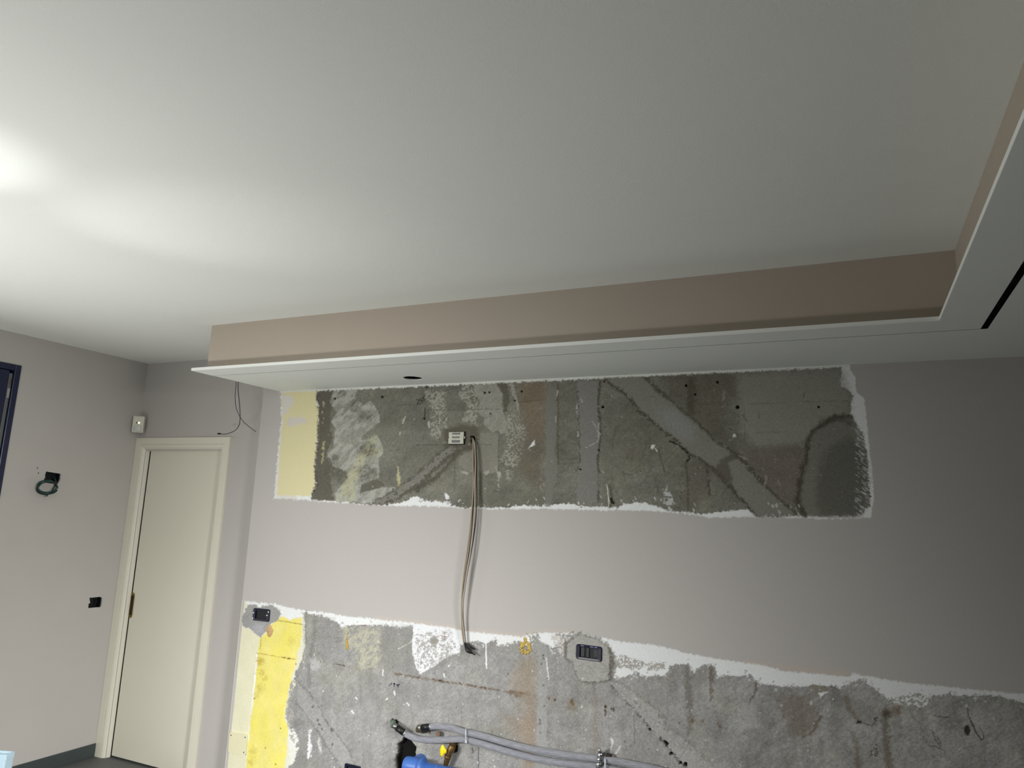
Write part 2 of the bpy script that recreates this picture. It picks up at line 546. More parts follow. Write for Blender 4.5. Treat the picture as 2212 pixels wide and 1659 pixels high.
def paint_upper():
    f = Field(-3.40, 0.16, 1.68, ZS, 0.0027)
    U, V = f.U, f.V
    top = [(x, 843 - 0.0455 * (x - 608)) for x in (606, 700, 900, 1100, 1300, 1500, 1700, 1834)]
    bot = [(591, 1076), (671, 1081), (720, 1085), (834, 1092), (902, 1093), (973, 1095), (1036, 1099), (1103, 1100), (1171, 1099),
           (1293, 1102), (1334, 1102), (1400, 1103), (1449, 1106), (1500, 1112), (1530, 1118), (1560, 1117), (1671, 1116), (1739, 1120), (1804, 1121),
           (1834, 1120), (1881, 1117)]
    rgt = [(1834, 794), (1847, 819), (1850, 848), (1866, 859), (1872, 913), (1877, 970), (1884, 1025), (1887, 1073)]
    lft = [(594, 1060), (602, 965), (607, 910), (606, 848)]
    out = top + rgt + bot[::-1] + lft
    # stripped zone: white filler first, then everything that shows through
    f.fill(out, FILLER, soft=1.4, jag=1.8, js=5, h=0.0012, g=0.3)
    f.fill([(595, 1074), (604, 965), (609, 905), (607, 846), (640, 842), (640, 1080)], (214, 204, 190), soft=2, jag=2, alpha=.5)
    # pale yellow old paint
    yel = Z3([(772, 640), (770, 612), (1045, 595), (1040, 650), (1065, 780), (1055, 900), (1050, 1000), (1035, 1150), (1030, 1300), (1045, 1360),
              (1010, 1420), (990, 1446), (730, 1436), (745, 1250), (752, 1050), (775, 850)])
    f.fill(yel, (226, 218, 174), soft=1.0, jag=1.2, h=0.0016, g=0.16)
    f.fill(Z3([(772, 645), (850, 650), (862, 690), (830, 750), (795, 790), (776, 800)]), (222, 218, 212), soft=2.5, jag=2)
    f.fill(Z3([(808, 870), (830, 815), (880, 820), (920, 808), (972, 840), (962, 868), (880, 872), (842, 892)]), (218, 212, 204), soft=3, jag=2)
    # bare dark render
    conc = Z3([(1045, 597), (1040, 650), (1065, 780), (1055, 900), (1050, 1000), (1035, 1150), (1030, 1300), (1045, 1360), (1010, 1420), (1000, 1470),
               (1180, 1484), (1510, 1515)]) + Z3([(1700, 1500), (1850, 1440), (1900, 1480)]) + Z4([(20, 1190), (210, 1195), (255, 1185), (280, 1228)]) + \
        [(1000, 1097), (1036, 1096), (1103, 1097), (1115, 1092), (1171, 1094), (1180, 1087), (1195, 1090), (1230, 1088), (1250, 1094), (1300, 1095),
         (1330, 1098), (1347, 1088), (1388, 1086), (1428, 1096), (1440, 1105), (1452, 1100)] + \
        Z5([(180, 1345), (320, 1350), (420, 1368), (520, 1352), (800, 1330), (870, 1385), (1200, 1385), (1260, 1380), (1420, 1382), (1560, 1382), (1660, 1370),
            (1770, 1300), (1770, 1180), (1755, 1000), (1740, 860), (1715, 720), (1640, 620), (1615, 560), (1625, 450), (1640, 420), (1600, 380), (1540, 350), (1525, 300),
            (1545, 250), (1545, 200), (1500, 190)]) + [(x, 848 - 0.0455 * (x - 608)) for x in (1700, 1500, 1300, 1100, 900, 780)]
    f.fill(conc, (124, 123, 113), soft=1.0, jag=2.4, js=6, h=0.003, g=1.0)
    sd = poly_sdf(U, V, out)
    f.clip = np.clip(-sd / 2, 0, 1)
    k = (f.g > .7).astype(float)
    f.tone(k * (fbm(U / 4.5, V / 4.5, 91, 3, .7) - 0.5), 0.34)
    f.tone(k * (fbm(U / 60, V / 9, 95, 3) - 0.5), 0.16)
    # broad blotches and trowel marks of the render
    f.tone(k * (fbm(U / 90, V / 70, 3) - 0.5), 0.55)
    f.tone(k * (fbm(U / 26, V / 20, 8) - 0.5), 0.40)
    f.tone(k * (fbm((U + V) / 7, (U - V) / 30, 5) - 0.5), 0.22)
    n = fbm(U / 40, V / 50, 21); f.col[..., 2] *= 1 - 0.05 * k * np.clip((n - 0.45) * 4, 0, 1)
    def c(*a, **b): f.fill(*a, **b)
    D, MID, LT = (88, 85, 75), (108, 105, 94), (138, 137, 129)
    # strip beside the yellow paint and the pale smear
    c(Z3([(1050, 590), (1170, 590), (1165, 700), (1150, 800), (1165, 1000), (1120, 1100), (1160, 1350), (1180, 1480), (1005, 1476), (1040, 1350), (1030, 1200),
          (1060, 1000), (1070, 850), (1060, 700)]), (98, 94, 84), jag=2.5, alpha=.85, h=0.0045)
    f.stroke(Z3([(1098, 690), (1092, 860)]), 4, (160, 158, 140), br=.5, jag=1.5)
    f.stroke(Z3([(1100, 1010), (1085, 1200)]), 5, (170, 165, 128), br=.5, jag=2)
    f.stroke(Z3([(1045, 600), (1060, 780), (1050, 1000), (1030, 1200), (1040, 1350), (1010, 1440)]), 3.0, (70, 66, 58), jag=2.5, js=4, alpha=.8, h=0.006, br=.25)
    smear = Z3([(1190, 590), (1370, 580), (1350, 650), (1420, 720), (1475, 680), (1535, 770), (1550, 850), (1400, 970), (1410, 1000), (1530, 955), (1575, 1060),
                (1575, 1110), (1540, 1140), (1545, 1300), (1400, 1350), (1390, 1420), (1560, 1375), (1680, 1375), (1640, 1410), (1510, 1500), (1200, 1490),
                (1190, 1420), (1290, 1300), (1280, 1250), (1170, 1200), (1130, 1100), (1180, 1060), (1190, 900), (1160, 850), (1200, 780), (1150, 690)])
    c(smear, (176, 176, 168), jag=1.2, soft=.9, alpha=.95, h=0.0022, g=.5, mot=.55, ms=9)
    c(Z3([(1330, 1180), (1500, 960), (1560, 1080), (1400, 1230), (1330, 1480), (1210, 1480)]), (192, 190, 146), jag=6, soft=5, alpha=.5, holes=.3, hs=14)
    for x, y, a, b in ((1432, 815, 52, 42), (1450, 1075, 75, 55), (1445, 1262, 80, 55), (1340, 735, 38, 60), (1250, 620, 30, 30), (1235, 1290, 60, 60), (1180, 1180, 40, 90), (1130, 1250, 30, 100)):
        q = Z3([(x, y)])[0]
        f.spot(q, a / 3.7, (98, 95, 84), ry=b / 3.7, jag=5, js=9, soft=5, alpha=.85, mot=.5, ms=5, g=1)
    c(Z3([(1400, 1360), (1530, 1310), (1600, 1340), (1560, 1375), (1395, 1415)]), (104, 102, 92), jag=1, alpha=.9)
    f.stroke(Z3([(1690, 1215), (1698, 1300), (1705, 1375)]), [3, 7, 5], (182, 178, 140), jag=1.5, br=.2)
    f.stroke(Z3([(1520, 1300), (1600, 1350), (1680, 1385)]), 2, (150, 146, 120), jag=1.5, br=.3)
    f.stroke(Z3([(1480, 605), (1480, 670)]), 5, (140, 136, 116), jag=2, br=.3)
    for a, b, w in (((1750, 815), (1730, 862), 4), ((1940, 852), (1940, 895), 4), ((1712, 930), (1708, 950), 3)): f.stroke(Z3([a, b]), w, (178, 176, 164), jag=1.2)
    # speckled whitewash remnants
    for poly, t, hs in ((Z3([(1900, 590), (2080, 620), (2080, 900), (1950, 980), (1960, 800)]), .62, 6), (Z4([(380, 240), (480, 240), (490, 420), (470, 590), (360, 580), (400, 430), (330, 330)]), .42, 6),
                        (Z4([(700, 500), (790, 480), (870, 620), (850, 800), (800, 920), (670, 880), (720, 760)]), .52, 5.5), (Z4([(60, 300), (200, 320), (230, 500), (120, 480)]), .55, 7),
                        (Z4([(110, 600), (200, 610), (190, 700), (110, 680)]), .5, 6), (Z4([(580, 880), (650, 860), (640, 960), (560, 960)]), .35, 7), (Z4([(690, 930), (760, 950), (740, 1030)]), .35, 6),
                        (Z4([(950, 1020), (1010, 1030), (1000, 1110), (960, 1080)]), .5, 6)):
        c(poly, (166, 164, 152), jag=5, js=9, soft=3, holes=t, hs=hs * .55, h=0.0022, g=.5)
    # grey skim beside the junction box
    c(Z4([(440, 245), (640, 240), (640, 270), (690, 340), (680, 420), (690, 490), (720, 550), (715, 640), (670, 660), (650, 620), (600, 640), (540, 580), (530, 520),
          (480, 480), (500, 400), (470, 330)]), (160, 160, 150), jag=2, alpha=.95, h=0.0024, g=.6, mot=.35, ms=6)
    c(Z4([(640, 250), (700, 240), (740, 330), (720, 470), (690, 480), (685, 400), (690, 340)]), (98, 93, 80), jag=2, alpha=.8)
    c(Z4([(510, 640), (650, 650), (655, 900), (600, 960), (400, 950), (330, 900), (340, 830), (430, 780)]), (141, 139, 128), jag=3, soft=3, alpha=.9, g=.7)
    f.stroke(Z4([(740, 230), (775, 330), (800, 420), (815, 510)]), [9, 8, 5, 2], (168, 166, 156), jag=1.8, br=.25)
    f.spot(Z4([(652, 975)])[0], 4.2, (178, 176, 166), ry=7.5, jag=1); f.stroke(Z4([(650, 1010), (650, 1095)]), [3, 4], (168, 166, 156), jag=1, br=.2)
    c(Z4([(345, 945), (420, 960), (405, 980), (360, 965)]), (172, 170, 160), jag=1.5); c(Z4([(530, 960), (575, 940), (570, 970), (545, 985)]), (168, 166, 154), jag=1.5)
    # brown stain
    c(Z4([(800, 240), (1040, 235), (1030, 480), (1015, 700), (880, 700), (850, 560), (815, 420)]), (128, 108, 84), jag=7, soft=12, alpha=.55)
    c(Z4([(780, 700), (1010, 700), (1000, 1100), (820, 1000)]), (112, 100, 86), jag=6, soft=9, alpha=.5)
    # filled pipe chases
    c(Z4([(1058, 240), (1110, 300), (1112, 620), (1100, 800), (1128, 900), (1085, 1100), (1065, 1232), (1020, 1232), (1032, 900), (1022, 500), (1040, 330)]), (128, 128, 120), jag=1.5, soft=2, alpha=.9, h=0.002, g=.6)
    f.stroke(Z4([(1122, 260), (1126, 500), (1120, 760), (1130, 900)]), 4, (92, 84, 72), jag=1.5, alpha=.6)
    f.stroke(Z4([(1120, 310), (1118, 345)]), 3, (178, 176, 168)); f.stroke(Z4([(1105, 510), (1105, 560)]), 2.4, (170, 168, 160), br=.3)
    c(Z4([(1272, 230), (1462, 230), (1442, 500), (1462, 700), (1440, 900), (1446, 1200), (1270, 1200), (1302, 850), (1300, 700), (1282, 500)]), (134, 133, 128), jag=1.8, soft=1.6, alpha=.9, h=0.0018, g=.6)
    f.stroke(Z4([(1462, 235), (1446, 440), (1462, 560), (1460, 700), (1444, 850), (1452, 1010), (1446, 1190)]), 4.5, (82, 76, 66), jag=2, js=4, alpha=.8, h=0.005, br=.25)
    f.stroke(Z4([(1276, 240), (1284, 420), (1294, 600), (1300, 760), (1300, 860), (1276, 950)]), 2.4, (84, 76, 66), jag=2, js=4, alpha=.8, h=0.005, br=.3)
    for a, b in (((1273, 415), (1276, 510)), ((1284, 620), (1286, 670)), ((1304, 790), (1306, 815)), ((1300, 360), (1318, 400)), ((1340, 765), (1440, 715)), ((1400, 560), (1455, 650)), ((1450, 570), (1448, 700)), ((1470, 920), (1485, 960))):
        f.stroke(Z4([a, b]), 2.6, (186, 184, 176), jag=1.2, br=.35)
    for y in (780, 850, 885): f.stroke(Z4([(1125, y), (1200, y + 8), (1275, y - 4)]), 1.8, (86, 82, 72), alpha=.6, br=.2)
    # wide diagonal chase
    up = [(1375, 803), (1400, 821), (1429, 850), (1454, 870), (1495, 903), (1530, 935), (1541, 949), (1595, 984), (1639, 1033), (1685, 1079), (1725, 1114)]
    lo = [(1300, 808), (1315, 825), (1361, 860), (1375, 882), (1415, 915), (1470, 961), (1490, 979), (1517, 995), (1546, 1017), (1576, 1049), (1595, 1074), (1622, 1101), (1636, 1116)]
    c(up + lo[::-1], (136, 135, 126), jag=3, js=12, soft=1.8, alpha=.92, h=0.0022, g=.6)
    c([(1420, 885), (1460, 880), (1500, 920), (1495, 950), (1470, 950), (1430, 915)], (146, 147, 143), jag=6, soft=12, alpha=.8)
    c([(1560, 1000), (1600, 1000), (1650, 1060), (1690, 1105), (1650, 1112), (1600, 1050)], (136, 136, 128), jag=5, soft=6, alpha=.6)
    f.stroke(up, [4, 5, 7, 5, 6, 7, 4, 9, 8, 6, 7], (82, 78, 66), jag=3, js=9, soft=2.2, alpha=.85, h=0.004, br=.06)
    f.stroke(lo, [4, 6, 8, 8, 6, 7, 6, 5, 9, 10, 7, 5, 5], (80, 75, 63), jag=3.2, js=9, soft=2.2, alpha=.85, h=0.0045, br=.06)
    f.stroke([(1448, 953), (1468, 962), (1482, 975), (1490, 990), (1482, 998)], 3, (48, 44, 38), jag=1.5, h=0.008, br=.1)
    c(Z5([(500, 1010), (620, 900), (720, 870), (760, 900), (640, 960), (680, 1090), (640, 1130), (560, 1080)]), (96, 90, 82), jag=4, soft=3, alpha=.8)
    # render left of the chase, trowelled in arcs
    for i in range(34):
        a = random.Random(140 + i); r = a.uniform(14, 78); t0 = a.uniform(0, 6.28); L = a.uniform(.5, 1.5)
        pts = [(1358 + .72 * r * math.cos(t0 + L * j / 6) + a.uniform(-1, 1), 965 + 1.15 * r * math.sin(t0 + L * j / 6)) for j in range(7)]
        if min(v_ - (846 + (u_ - 1315) * .88) for u_, v_ in pts) < 14 or max(v_ for u_, v_ in pts) > 1082 or min(u_ for u_, v_ in pts) < 1306: continue
        f.stroke(pts, a.uniform(1.4, 4), (92, 89, 78) if i % 2 else (140, 137, 124), soft=1.6, alpha=.38, jag=1.2)
    for i in range(26):
        a = random.Random(i); u = a.uniform(1300, 1480); v = a.uniform(880, 1080)
        if v < 868 + (u - 1315) * .88: v = 868 + (u - 1315) * .88 + a.uniform(10, 90)
        if v > 1085: continue
        f.stroke([(u, v), (u + a.uniform(-14, 16), v + a.uniform(14, 40))], 1.4, (84, 80, 70) if i % 3 else (132, 128, 116), alpha=.5, jag=2)
    c(Z4([(1560, 500), (1720, 450), (1800, 700), (1780, 900), (1600, 900), (1560, 700)]), (122, 118, 104), jag=8, soft=10, alpha=.4)
    # right of the chase
    c([(1420, 808), (1580, 800), (1592, 850), (1560, 900), (1590, 970), (1540, 945), (1470, 880)], (104, 97, 82), jag=8, soft=8, alpha=.55)
    c([(1592, 806), (1815, 796), (1838, 860), (1835, 900), (1780, 900), (1735, 960), (1640, 968), (1600, 930)], (152, 151, 142), jag=6, soft=10, alpha=.85, g=.6)
    c([(1600, 970), (1735, 958), (1740, 1000), (1720, 1090), (1690, 1080), (1640, 1025)], (122, 114, 105), jag=5, soft=6, alpha=.7)
    c([(1483, 815), (1502, 812), (1500, 900), (1485, 890)], (84, 78, 66), jag=4, soft=5, alpha=.6)
    c(Z5([(290, 960), (430, 940), (500, 1010), (490, 1200), (330, 1370), (290, 1340)]), (106, 100, 88), jag=4, soft=4, alpha=.5)
    f.stroke(Z5([(300, 960), (315, 1100), (320, 1340)]), 3, (80, 74, 64), jag=2, alpha=.7)
    f.stroke(Z5([(470, 1000), (480, 1120), (490, 1210)]), 6, (78, 72, 60), jag=3, alpha=.7, br=.15)
    f.stroke(Z5([(740, 1100), (790, 1250), (820, 1330)]), 1.6, (150, 146, 136), jag=1, br=.3)
    for a, b, w in (((920, 1000), (940, 1090), 5), ((940, 1090), (915, 1180), 4), ((1010, 900), (1012, 960), 3), ((720, 905), (790, 930), 4), ((1030, 1080), (1050, 1160), 5), ((605, 380), (603, 455), 4), ((612, 480), (615, 520), 2)):
        f.stroke(Z5([a, b]), w, (150, 146, 136), jag=2.5, br=.35)
    # repaired corner with the damp arc
    arc = Z5([(1625, 590), (1560, 585), (1480, 595), (1400, 640), (1310, 715), (1265, 810), (1262, 900), (1235, 1000), (1205, 1130), (1190, 1280), (1250, 1385)])
    c(arc + Z5([(1700, 1380), (1765, 1290), (1755, 1100), (1730, 900), (1700, 720)]), (130, 129, 120), jag=3, soft=3, alpha=.95, g=.7)
    c(Z5([(1600, 760), (1680, 780), (1740, 900), (1760, 1100), (1700, 1370), (1400, 1390), (1330, 1300), (1350, 1050), (1400, 880), (1480, 800)]), (106, 106, 97), jag=6, soft=9, alpha=.85)
    c(Z5([(1240, 1180), (1350, 1180), (1340, 1330), (1270, 1350)]), (126, 124, 115), jag=4, soft=6, alpha=.6)
    f.stroke(arc, [7, 8, 9, 9, 9, 10, 9, 10, 11, 12, 12], (76, 68, 58), jag=3, js=10, soft=4, alpha=.85)
    f.stroke(Z5([(1420, 630), (1520, 610), (1610, 640)]), [5, 9, 8], (62, 57, 48), jag=3, soft=4, alpha=.5)
    # brush-marked filler on the right edge and along the bottom
    for i in range(150):
        a = random.Random(500 + i); t = a.random(); v = 918 + t * 195; u = 1872 + t * 12 - a.random() ** 1.5 * (26 + 12 * t)
        L = a.uniform(3, 10); f.stroke([(u, v), (u + L, v + L * .75)], 1.3, FILLER, jag=1, soft=.8, alpha=a.uniform(.4, .9))
    for i in range(70):
        a = random.Random(900 + i); u = a.choice([a.uniform(1340, 1500), a.uniform(1655, 1730), a.uniform(1100, 1300)])
        v = np.interp(u, [p[0] for p in bot], [p[1] for p in bot]) - a.random() ** 2 * 28 - 3
        L = a.uniform(2, 7); f.stroke([(u, v), (u + L * .5, v + L)], 1.5, FILLER, jag=1, soft=.8, alpha=a.uniform(.4, .95))
    for i in range(40):
        a = random.Random(1300 + i); u = a.uniform(700, 1300); v = np.interp(u, [p[0] for p in bot], [p[1] for p in bot]) - a.random() ** 2 * 16 - 2
        f.stroke([(u, v), (u + a.uniform(-3, 3), v + a.uniform(1, 5))], 1.4, FILLER, jag=1, alpha=a.uniform(.3, .9))
    c(Z5([(120, 1170), (150, 1130), (170, 1200), (210, 1260), (170, 1340), (130, 1280)]), (190, 192, 190), jag=4, holes=.4, hs=5)
    c(Z4([(222, 1120), (255, 1150), (258, 1172), (225, 1172)]), FILLER, jag=.8); c(Z4([(885, 770), (938, 700), (940, 740)]), FILLER, jag=.8)
    # chase running down to the left from the junction box
    ch = Z3([(1520, 1512), (1600, 1470), (1720, 1410), (1850, 1320), (1950, 1225), (2050, 1130), (2140, 1060)])
    f.stroke(ch, [20, 22, 24, 26, 26, 26, 24], (92, 89, 79), jag=4, js=7, soft=2, alpha=.85)
    f.stroke([(x - 2, y - 1) for x, y in ch], [10, 12, 14, 15, 14, 13, 12], (134, 132, 124), jag=3.5, js=6, soft=1.5, alpha=.9, h=0.0018, br=.08)
    f.stroke(Z4([(0, 1100), (130, 1010), (240, 920), (300, 830), (370, 775), (440, 760)]), [10, 9, 8, 8, 9, 10], (86, 81, 70), jag=3, soft=3, alpha=.8)  # painted shadow along the lower right side of the chase
    c(Z4([(200, 620), (330, 565), (430, 575), (500, 600), (490, 700), (450, 780), (230, 760)]), (94, 89, 78), jag=5, soft=5, alpha=.85)
    # old tile joints, drill holes, lumps
    for a, b in (((60, 466), (660, 455)), ((0, 742), (240, 740)), ((490, 738), (650, 740)), ((652, 640), (650, 950)), ((820, 400), (1000, 380)), ((300, 860), (300, 1120))): f.stroke(Z4([a, b]), 1.3, (76, 73, 64), jag=.6, alpha=.75, br=.15)
    for a, b in (((780, 488), (1090, 478)), ((1180, 470), (1600, 465)), ((850, 716), (1040, 712)), ((0, 430), (280, 425)), ((765, 500), (770, 800))): f.stroke(Z5([a, b]), 1.2, (84, 82, 75), jag=.6, alpha=.6, br=.2)
    for a, b in (((1620, 1085), (1700, 1075)), ((1820, 1038), (2010, 1035)), ((1690, 720), (1840, 712))): f.stroke(Z3([a, b]), 1.2, (76, 73, 64), jag=.6, alpha=.6, br=.2)
    for a, b in (((750, 575), (790, 630)), ((1245, 400), (1240, 435)), ((880, 560), (885, 600)), ((80, 850), (130, 1030)), ((640, 680), (665, 695))): f.stroke(Z5([a, b]), 1.6, (62, 60, 54), jag=.6, alpha=.8)
    hole = lambda p, r: f.spot(p, r, (16, 15, 14), jag=.5, soft=.8, h=0.03)  # near-black colour puts the shade into the drill holes
    for p, r in ((Z5([(300, 340)])[0], 2), (Z5([(552, 316)])[0], 2), (Z5([(375, 412)])[0], 1.6), (Z5([(712, 512)])[0], 3.4), (Z5([(1360, 512)])[0], 1.9), (Z4([(1480, 438)])[0], 2.4),
                 (Z4([(835, 315)])[0], 1.6), (Z4([(540, 326)])[0], 1.9), (Z4([(578, 322)])[0], 1.7), (Z4([(780, 385)])[0], 1.5), (Z4([(1450, 780)])[0], 1.6), (Z3([(1190, 668)])[0], 2.0),
                 (Z3([(1567, 652)])[0], 1.9), (Z4([(586, 490)])[0], 1.4), (Z4([(2145, 268)])[0], 1.9), (Z4([(1302, 935)])[0], 1.4)): hole(p, r)
    f.spot(Z4([(1492, 236)])[0], 2.6, (70, 22, 16), jag=.6)
    for p, r in ((Z5([(690, 740)])[0], 4), (Z5([(40, 828)])[0], 5.2)): f.spot(p, r, (232, 230, 224), jag=1.2, h=-0.003)
    f.stroke(Z5([(50, 835), (70, 862)]), 2.5, (225, 223, 216), jag=.8)
    # hole the cables come out of, its inner shade painted in
    f.fill(tr(940, 900, 16.59, [(1255, 700), (1340, 678), (1400, 700), (1415, 760), (1400, 900), (1340, 950), (1280, 900), (1270, 800)]), (24, 22, 18), soft=.8, jag=.8, h=0.07)
    # bead of white sealant under the soffit
    f.clip = None
    f.stroke([(x, y + 1.8) for x, y in top], 4.4, (226, 228, 220), jag=1.6, js=5, soft=.8, g=.3)
    f.stroke([(x, y + 4.2) for x, y in top], 2.6, (222, 223, 214), jag=2, js=5, br=.45, bs=5)
    # small random specks
    f.clip = np.clip(-sd / 2, 0, 1)
    for i in range(170):
        a = random.Random(4000 + i); u = a.uniform(700, 1860); v = a.uniform(825, 1095)
        f.spot((u, v), a.uniform(.8, 1.7), (172, 170, 160) if i % 4 else (70, 66, 58), jag=.6, soft=.7, alpha=.75)
    return f


def paint_lower():
    f = Field(XE, 0.80, 0.0, 1.20, 0.0031)
    U, V = f.U, f.V
    edge = [(470, 1290), (520, 1296), (531, 1298), (592, 1305), (655, 1319), (695, 1322), (754, 1332), (813, 1337), (897, 1346), (980, 1357), (990, 1361), (1052, 1368),
            (1127, 1375), (1140, 1371), (1155, 1367), (1180, 1366), (1226, 1368), (1254, 1368), (1273, 1374), (1320, 1381), (1343, 1387), (1400, 1392), (1440, 1398),
            (1473, 1408), (1547, 1423), (1657, 1438), (1694, 1449), (1837, 1461.5), (1840, 1454), (1877, 1461), (1951, 1474), (2061, 1485), (2212, 1500), (2420, 1520)]
    f.fill(edge + [(2500, 3200), (300, 3200)], FILLER, soft=1.6, jag=1.8, js=5, h=0.0012, g=.3)
    f.fill(Z8([(560, 340), (800, 372), (1190, 405), (1190, 442), (800, 405), (700, 378), (560, 360)]), (200, 186, 172), soft=2.5, jag=2, alpha=.5)
    f.stroke([(x, y - 3) for x, y in edge[7:17]], 5, (206, 192, 178), soft=3, jag=1.5, alpha=.45)
    low = Z6([(840, 225), (870, 222), (880, 245), (1000, 252), (1100, 300), (1200, 370), (1250, 345), (1400, 335), (1600, 348), (1700, 368), (1850, 340), (1845, 360), (1900, 420), (1960, 450), (2212, 420)]) + \
        Z7([(280, 440), (300, 400), (420, 365), (520, 372), (560, 382), (640, 345), (665, 408), (760, 385), (860, 362), (900, 410), (960, 400), (985, 330), (1000, 295), (1030, 288), (1050, 360), (1170, 412), (1215, 392), (1240, 340),
            (1180, 330), (1200, 300), (1300, 300), (1430, 292), (1520, 330), (1680, 418), (1720, 520), (1770, 560), (1740, 640), (1725, 690), (1800, 708), (1900, 672), (1930, 640), (2000, 690)]) + \
        [(1400, 1462), (1440, 1457), (1452, 1436), (1490, 1434), (1498, 1452), (1520, 1437), (1545, 1437), (1550, 1460), (1600, 1460), (1620, 1456), (1632, 1470), (1650, 1478), (1688, 1483), (1747, 1485), (1755, 1478), (1787, 1483),
         (1807, 1480), (1818, 1490), (1827, 1480), (1843, 1473), (1858, 1468), (1873, 1473), (1889, 1488), (1912, 1504), (1922, 1516), (1927, 1509), (1950, 1504), (1985, 1498), (2006, 1507), (2013, 1504), (2056, 1500), (2069, 1503),
         (2107, 1502), (2110, 1511), (2115, 1504), (2158, 1504), (2201, 1514), (2212, 1519), (2430, 1536)]
    body = low + [(2500, 3200), (300, 3200), (560, 1660), (640, 1330), (655, 1325)]
    f.fill(body, (151, 150, 148), soft=1.0, jag=3.2, js=6, h=0.003, g=1.0)
    k = (f.g > .8).astype(float)
    f.tone(k * (fbm(U / 110, V / 80, 13) - .5), .34)
    f.tone(k * (fbm(U / 30, V / 24, 18) - .5), .30)
    f.tone(k * (fbm(U / 8, V / 8, 28) - .5), .22)
    f.tone(k * (fbm((U + V) / 6, (U - V) / 34, 33) - .5), .20)
    f.tone(k * np.clip((U - 1450) / 400, 0, 1), .14)
    f.tone(k * (fbm(U / 4, V / 4, 48, 3, .7) - .5), .26)
    f.tone(k * (fbm(U / 10, V / 70, 49, 3) - .5), .26)
    n = fbm(U / 60, V / 60, 45); f.col[..., 2] *= 1 - .06 * k * np.clip((n - .45) * 4, 0, 1)
    def c(*a, **b): f.fill(*a, **b)
    # ragged flecks along the filler border
    P = low
    for i in range(420):
        a = random.Random(7000 + i); j = a.randrange(len(P) - 2); t = a.random()
        u = P[j][0] + (P[j + 1][0] - P[j][0]) * t; v = P[j][1] + (P[j + 1][1] - P[j][1]) * t
        if u < 680: continue
        if i % 3: f.spot((u + a.uniform(-3, 3), v + a.random() ** 2 * 16), a.uniform(.7, 1.9), FILLER, jag=1.6, js=3, soft=.7, alpha=a.uniform(.4, 1), h=.0015)
        else: f.spot((u, v - a.random() ** 2 * 9), a.uniform(.8, 2.2), (150, 146, 138), jag=2, js=3, soft=.8, alpha=.9, h=.003, g=1)
    # cream strip, bright yellow strip
    c(Z6([(150, 112), (255, 116), (318, 150), (272, 260), (268, 350), (340, 380), (440, 450), (412, 600), (388, 750), (352, 1080), (322, 1350), (298, 1660), (220, 2600), (-200, 2600)]), (226, 223, 194), soft=1, jag=1, h=.001, g=.35)
    c(Z6([(180, 780), (235, 760), (215, 900), (205, 1050), (165, 1060)]), (226, 222, 208), jag=3, soft=3, alpha=.8)
    c(Z6([(60, 1380), (150, 1350), (135, 1560), (130, 2400), (0, 2400)]), (226, 223, 212), jag=3, soft=3, alpha=.8)
    f.tone(((U < 570) & (V > 1300)).astype(float) * (fbm(U / 14, V / 30, 51) - .5), .12)
    c(Z6([(830, 230), (840, 560), (805, 690), (755, 780), (745, 900), (690, 1050), (680, 1200), (725, 1380), (775, 1480), (745, 1600), (690, 1650), (660, 1900), (600, 2600), (200, 2600), (300, 1655), (400, 700), (640, 250)]), (226, 224, 206), jag=3, soft=1.2, alpha=.95, h=.0014, g=.4)
    c(Z6([(690, 860), (760, 850), (740, 960), (700, 1060), (740, 1200), (700, 1300), (760, 1330), (770, 1480), (720, 1430), (670, 1180), (670, 1060)]), (166, 164, 158), jag=5, soft=1.2, holes=.28, hs=6, g=1, h=.003)
    yl = Z6([(560, 322), (640, 258), (700, 298), (812, 268), (818, 400), (800, 540), (770, 600), (768, 700), (730, 800), (700, 920), (672, 1050), (652, 1200), (690, 1290), (680, 1480), (650, 1660), (600, 2000), (560, 2600), (230, 2600), (300, 1656), (330, 1350),
             (362, 1080), (402, 700), (412, 550), (435, 450), (480, 420), (530, 330)])
    c(yl, (233, 222, 120), soft=1, jag=1.6, js=6, h=.0016, g=.3)
    ky = np.clip(-poly_sdf(U, V, yl) / 3, 0, 1)
    f.col[..., 2] *= 1 + .9 * ky * (fbm(U / 22, V / 40, 61) - .35); f.tone(ky * (fbm(U / 16, V / 26, 66) - .5), .16)
    c(Z6([(600, 205), (690, 215), (830, 240), (825, 262), (760, 272), (700, 298), (640, 250)]), FILLER, jag=1.5)
    f.stroke(Z6([(404, 600), (392, 760), (372, 940), (360, 1090)]), [2.6, 2.4, 2.4, 1.5], (244, 244, 240), jag=.8)
    f.stroke(Z6([(575, 300), (690, 312), (822, 338)]), 1.3, (128, 108, 36), jag=.8, alpha=.9)
    f.stroke(Z6([(400, 600), (600, 632), (760, 656)]), 1.5, (170, 138, 40), jag=1, alpha=.8, br=.15); f.stroke(Z6([(640, 640), (700, 648)]), 2.4, (110, 84, 30), jag=1, br=.2)
    f.stroke(Z6([(438, 455), (434, 560)]), 1.4, (160, 132, 40), jag=.8, alpha=.8)
    for x, y, r, al in ((425, 680, 30, .65), (440, 770, 26, .5), (430, 930, 34, .4), (470, 830, 24, .35), (720, 500, 30, .25), (400, 990, 26, .3), (370, 1500, 40, .3), (345, 1600, 30, .4)):
        f.spot(Z6([(x, y)])[0], r / 4.25, (168, 132, 44), jag=5, soft=5, alpha=al, holes=.15, hs=8)
    for x, y in ((378, 1018), (575, 1622), (480, 1470), (620, 1290), (760, 700)): f.spot(Z6([(x, y)])[0], 1.4, (90, 70, 34), jag=.4)
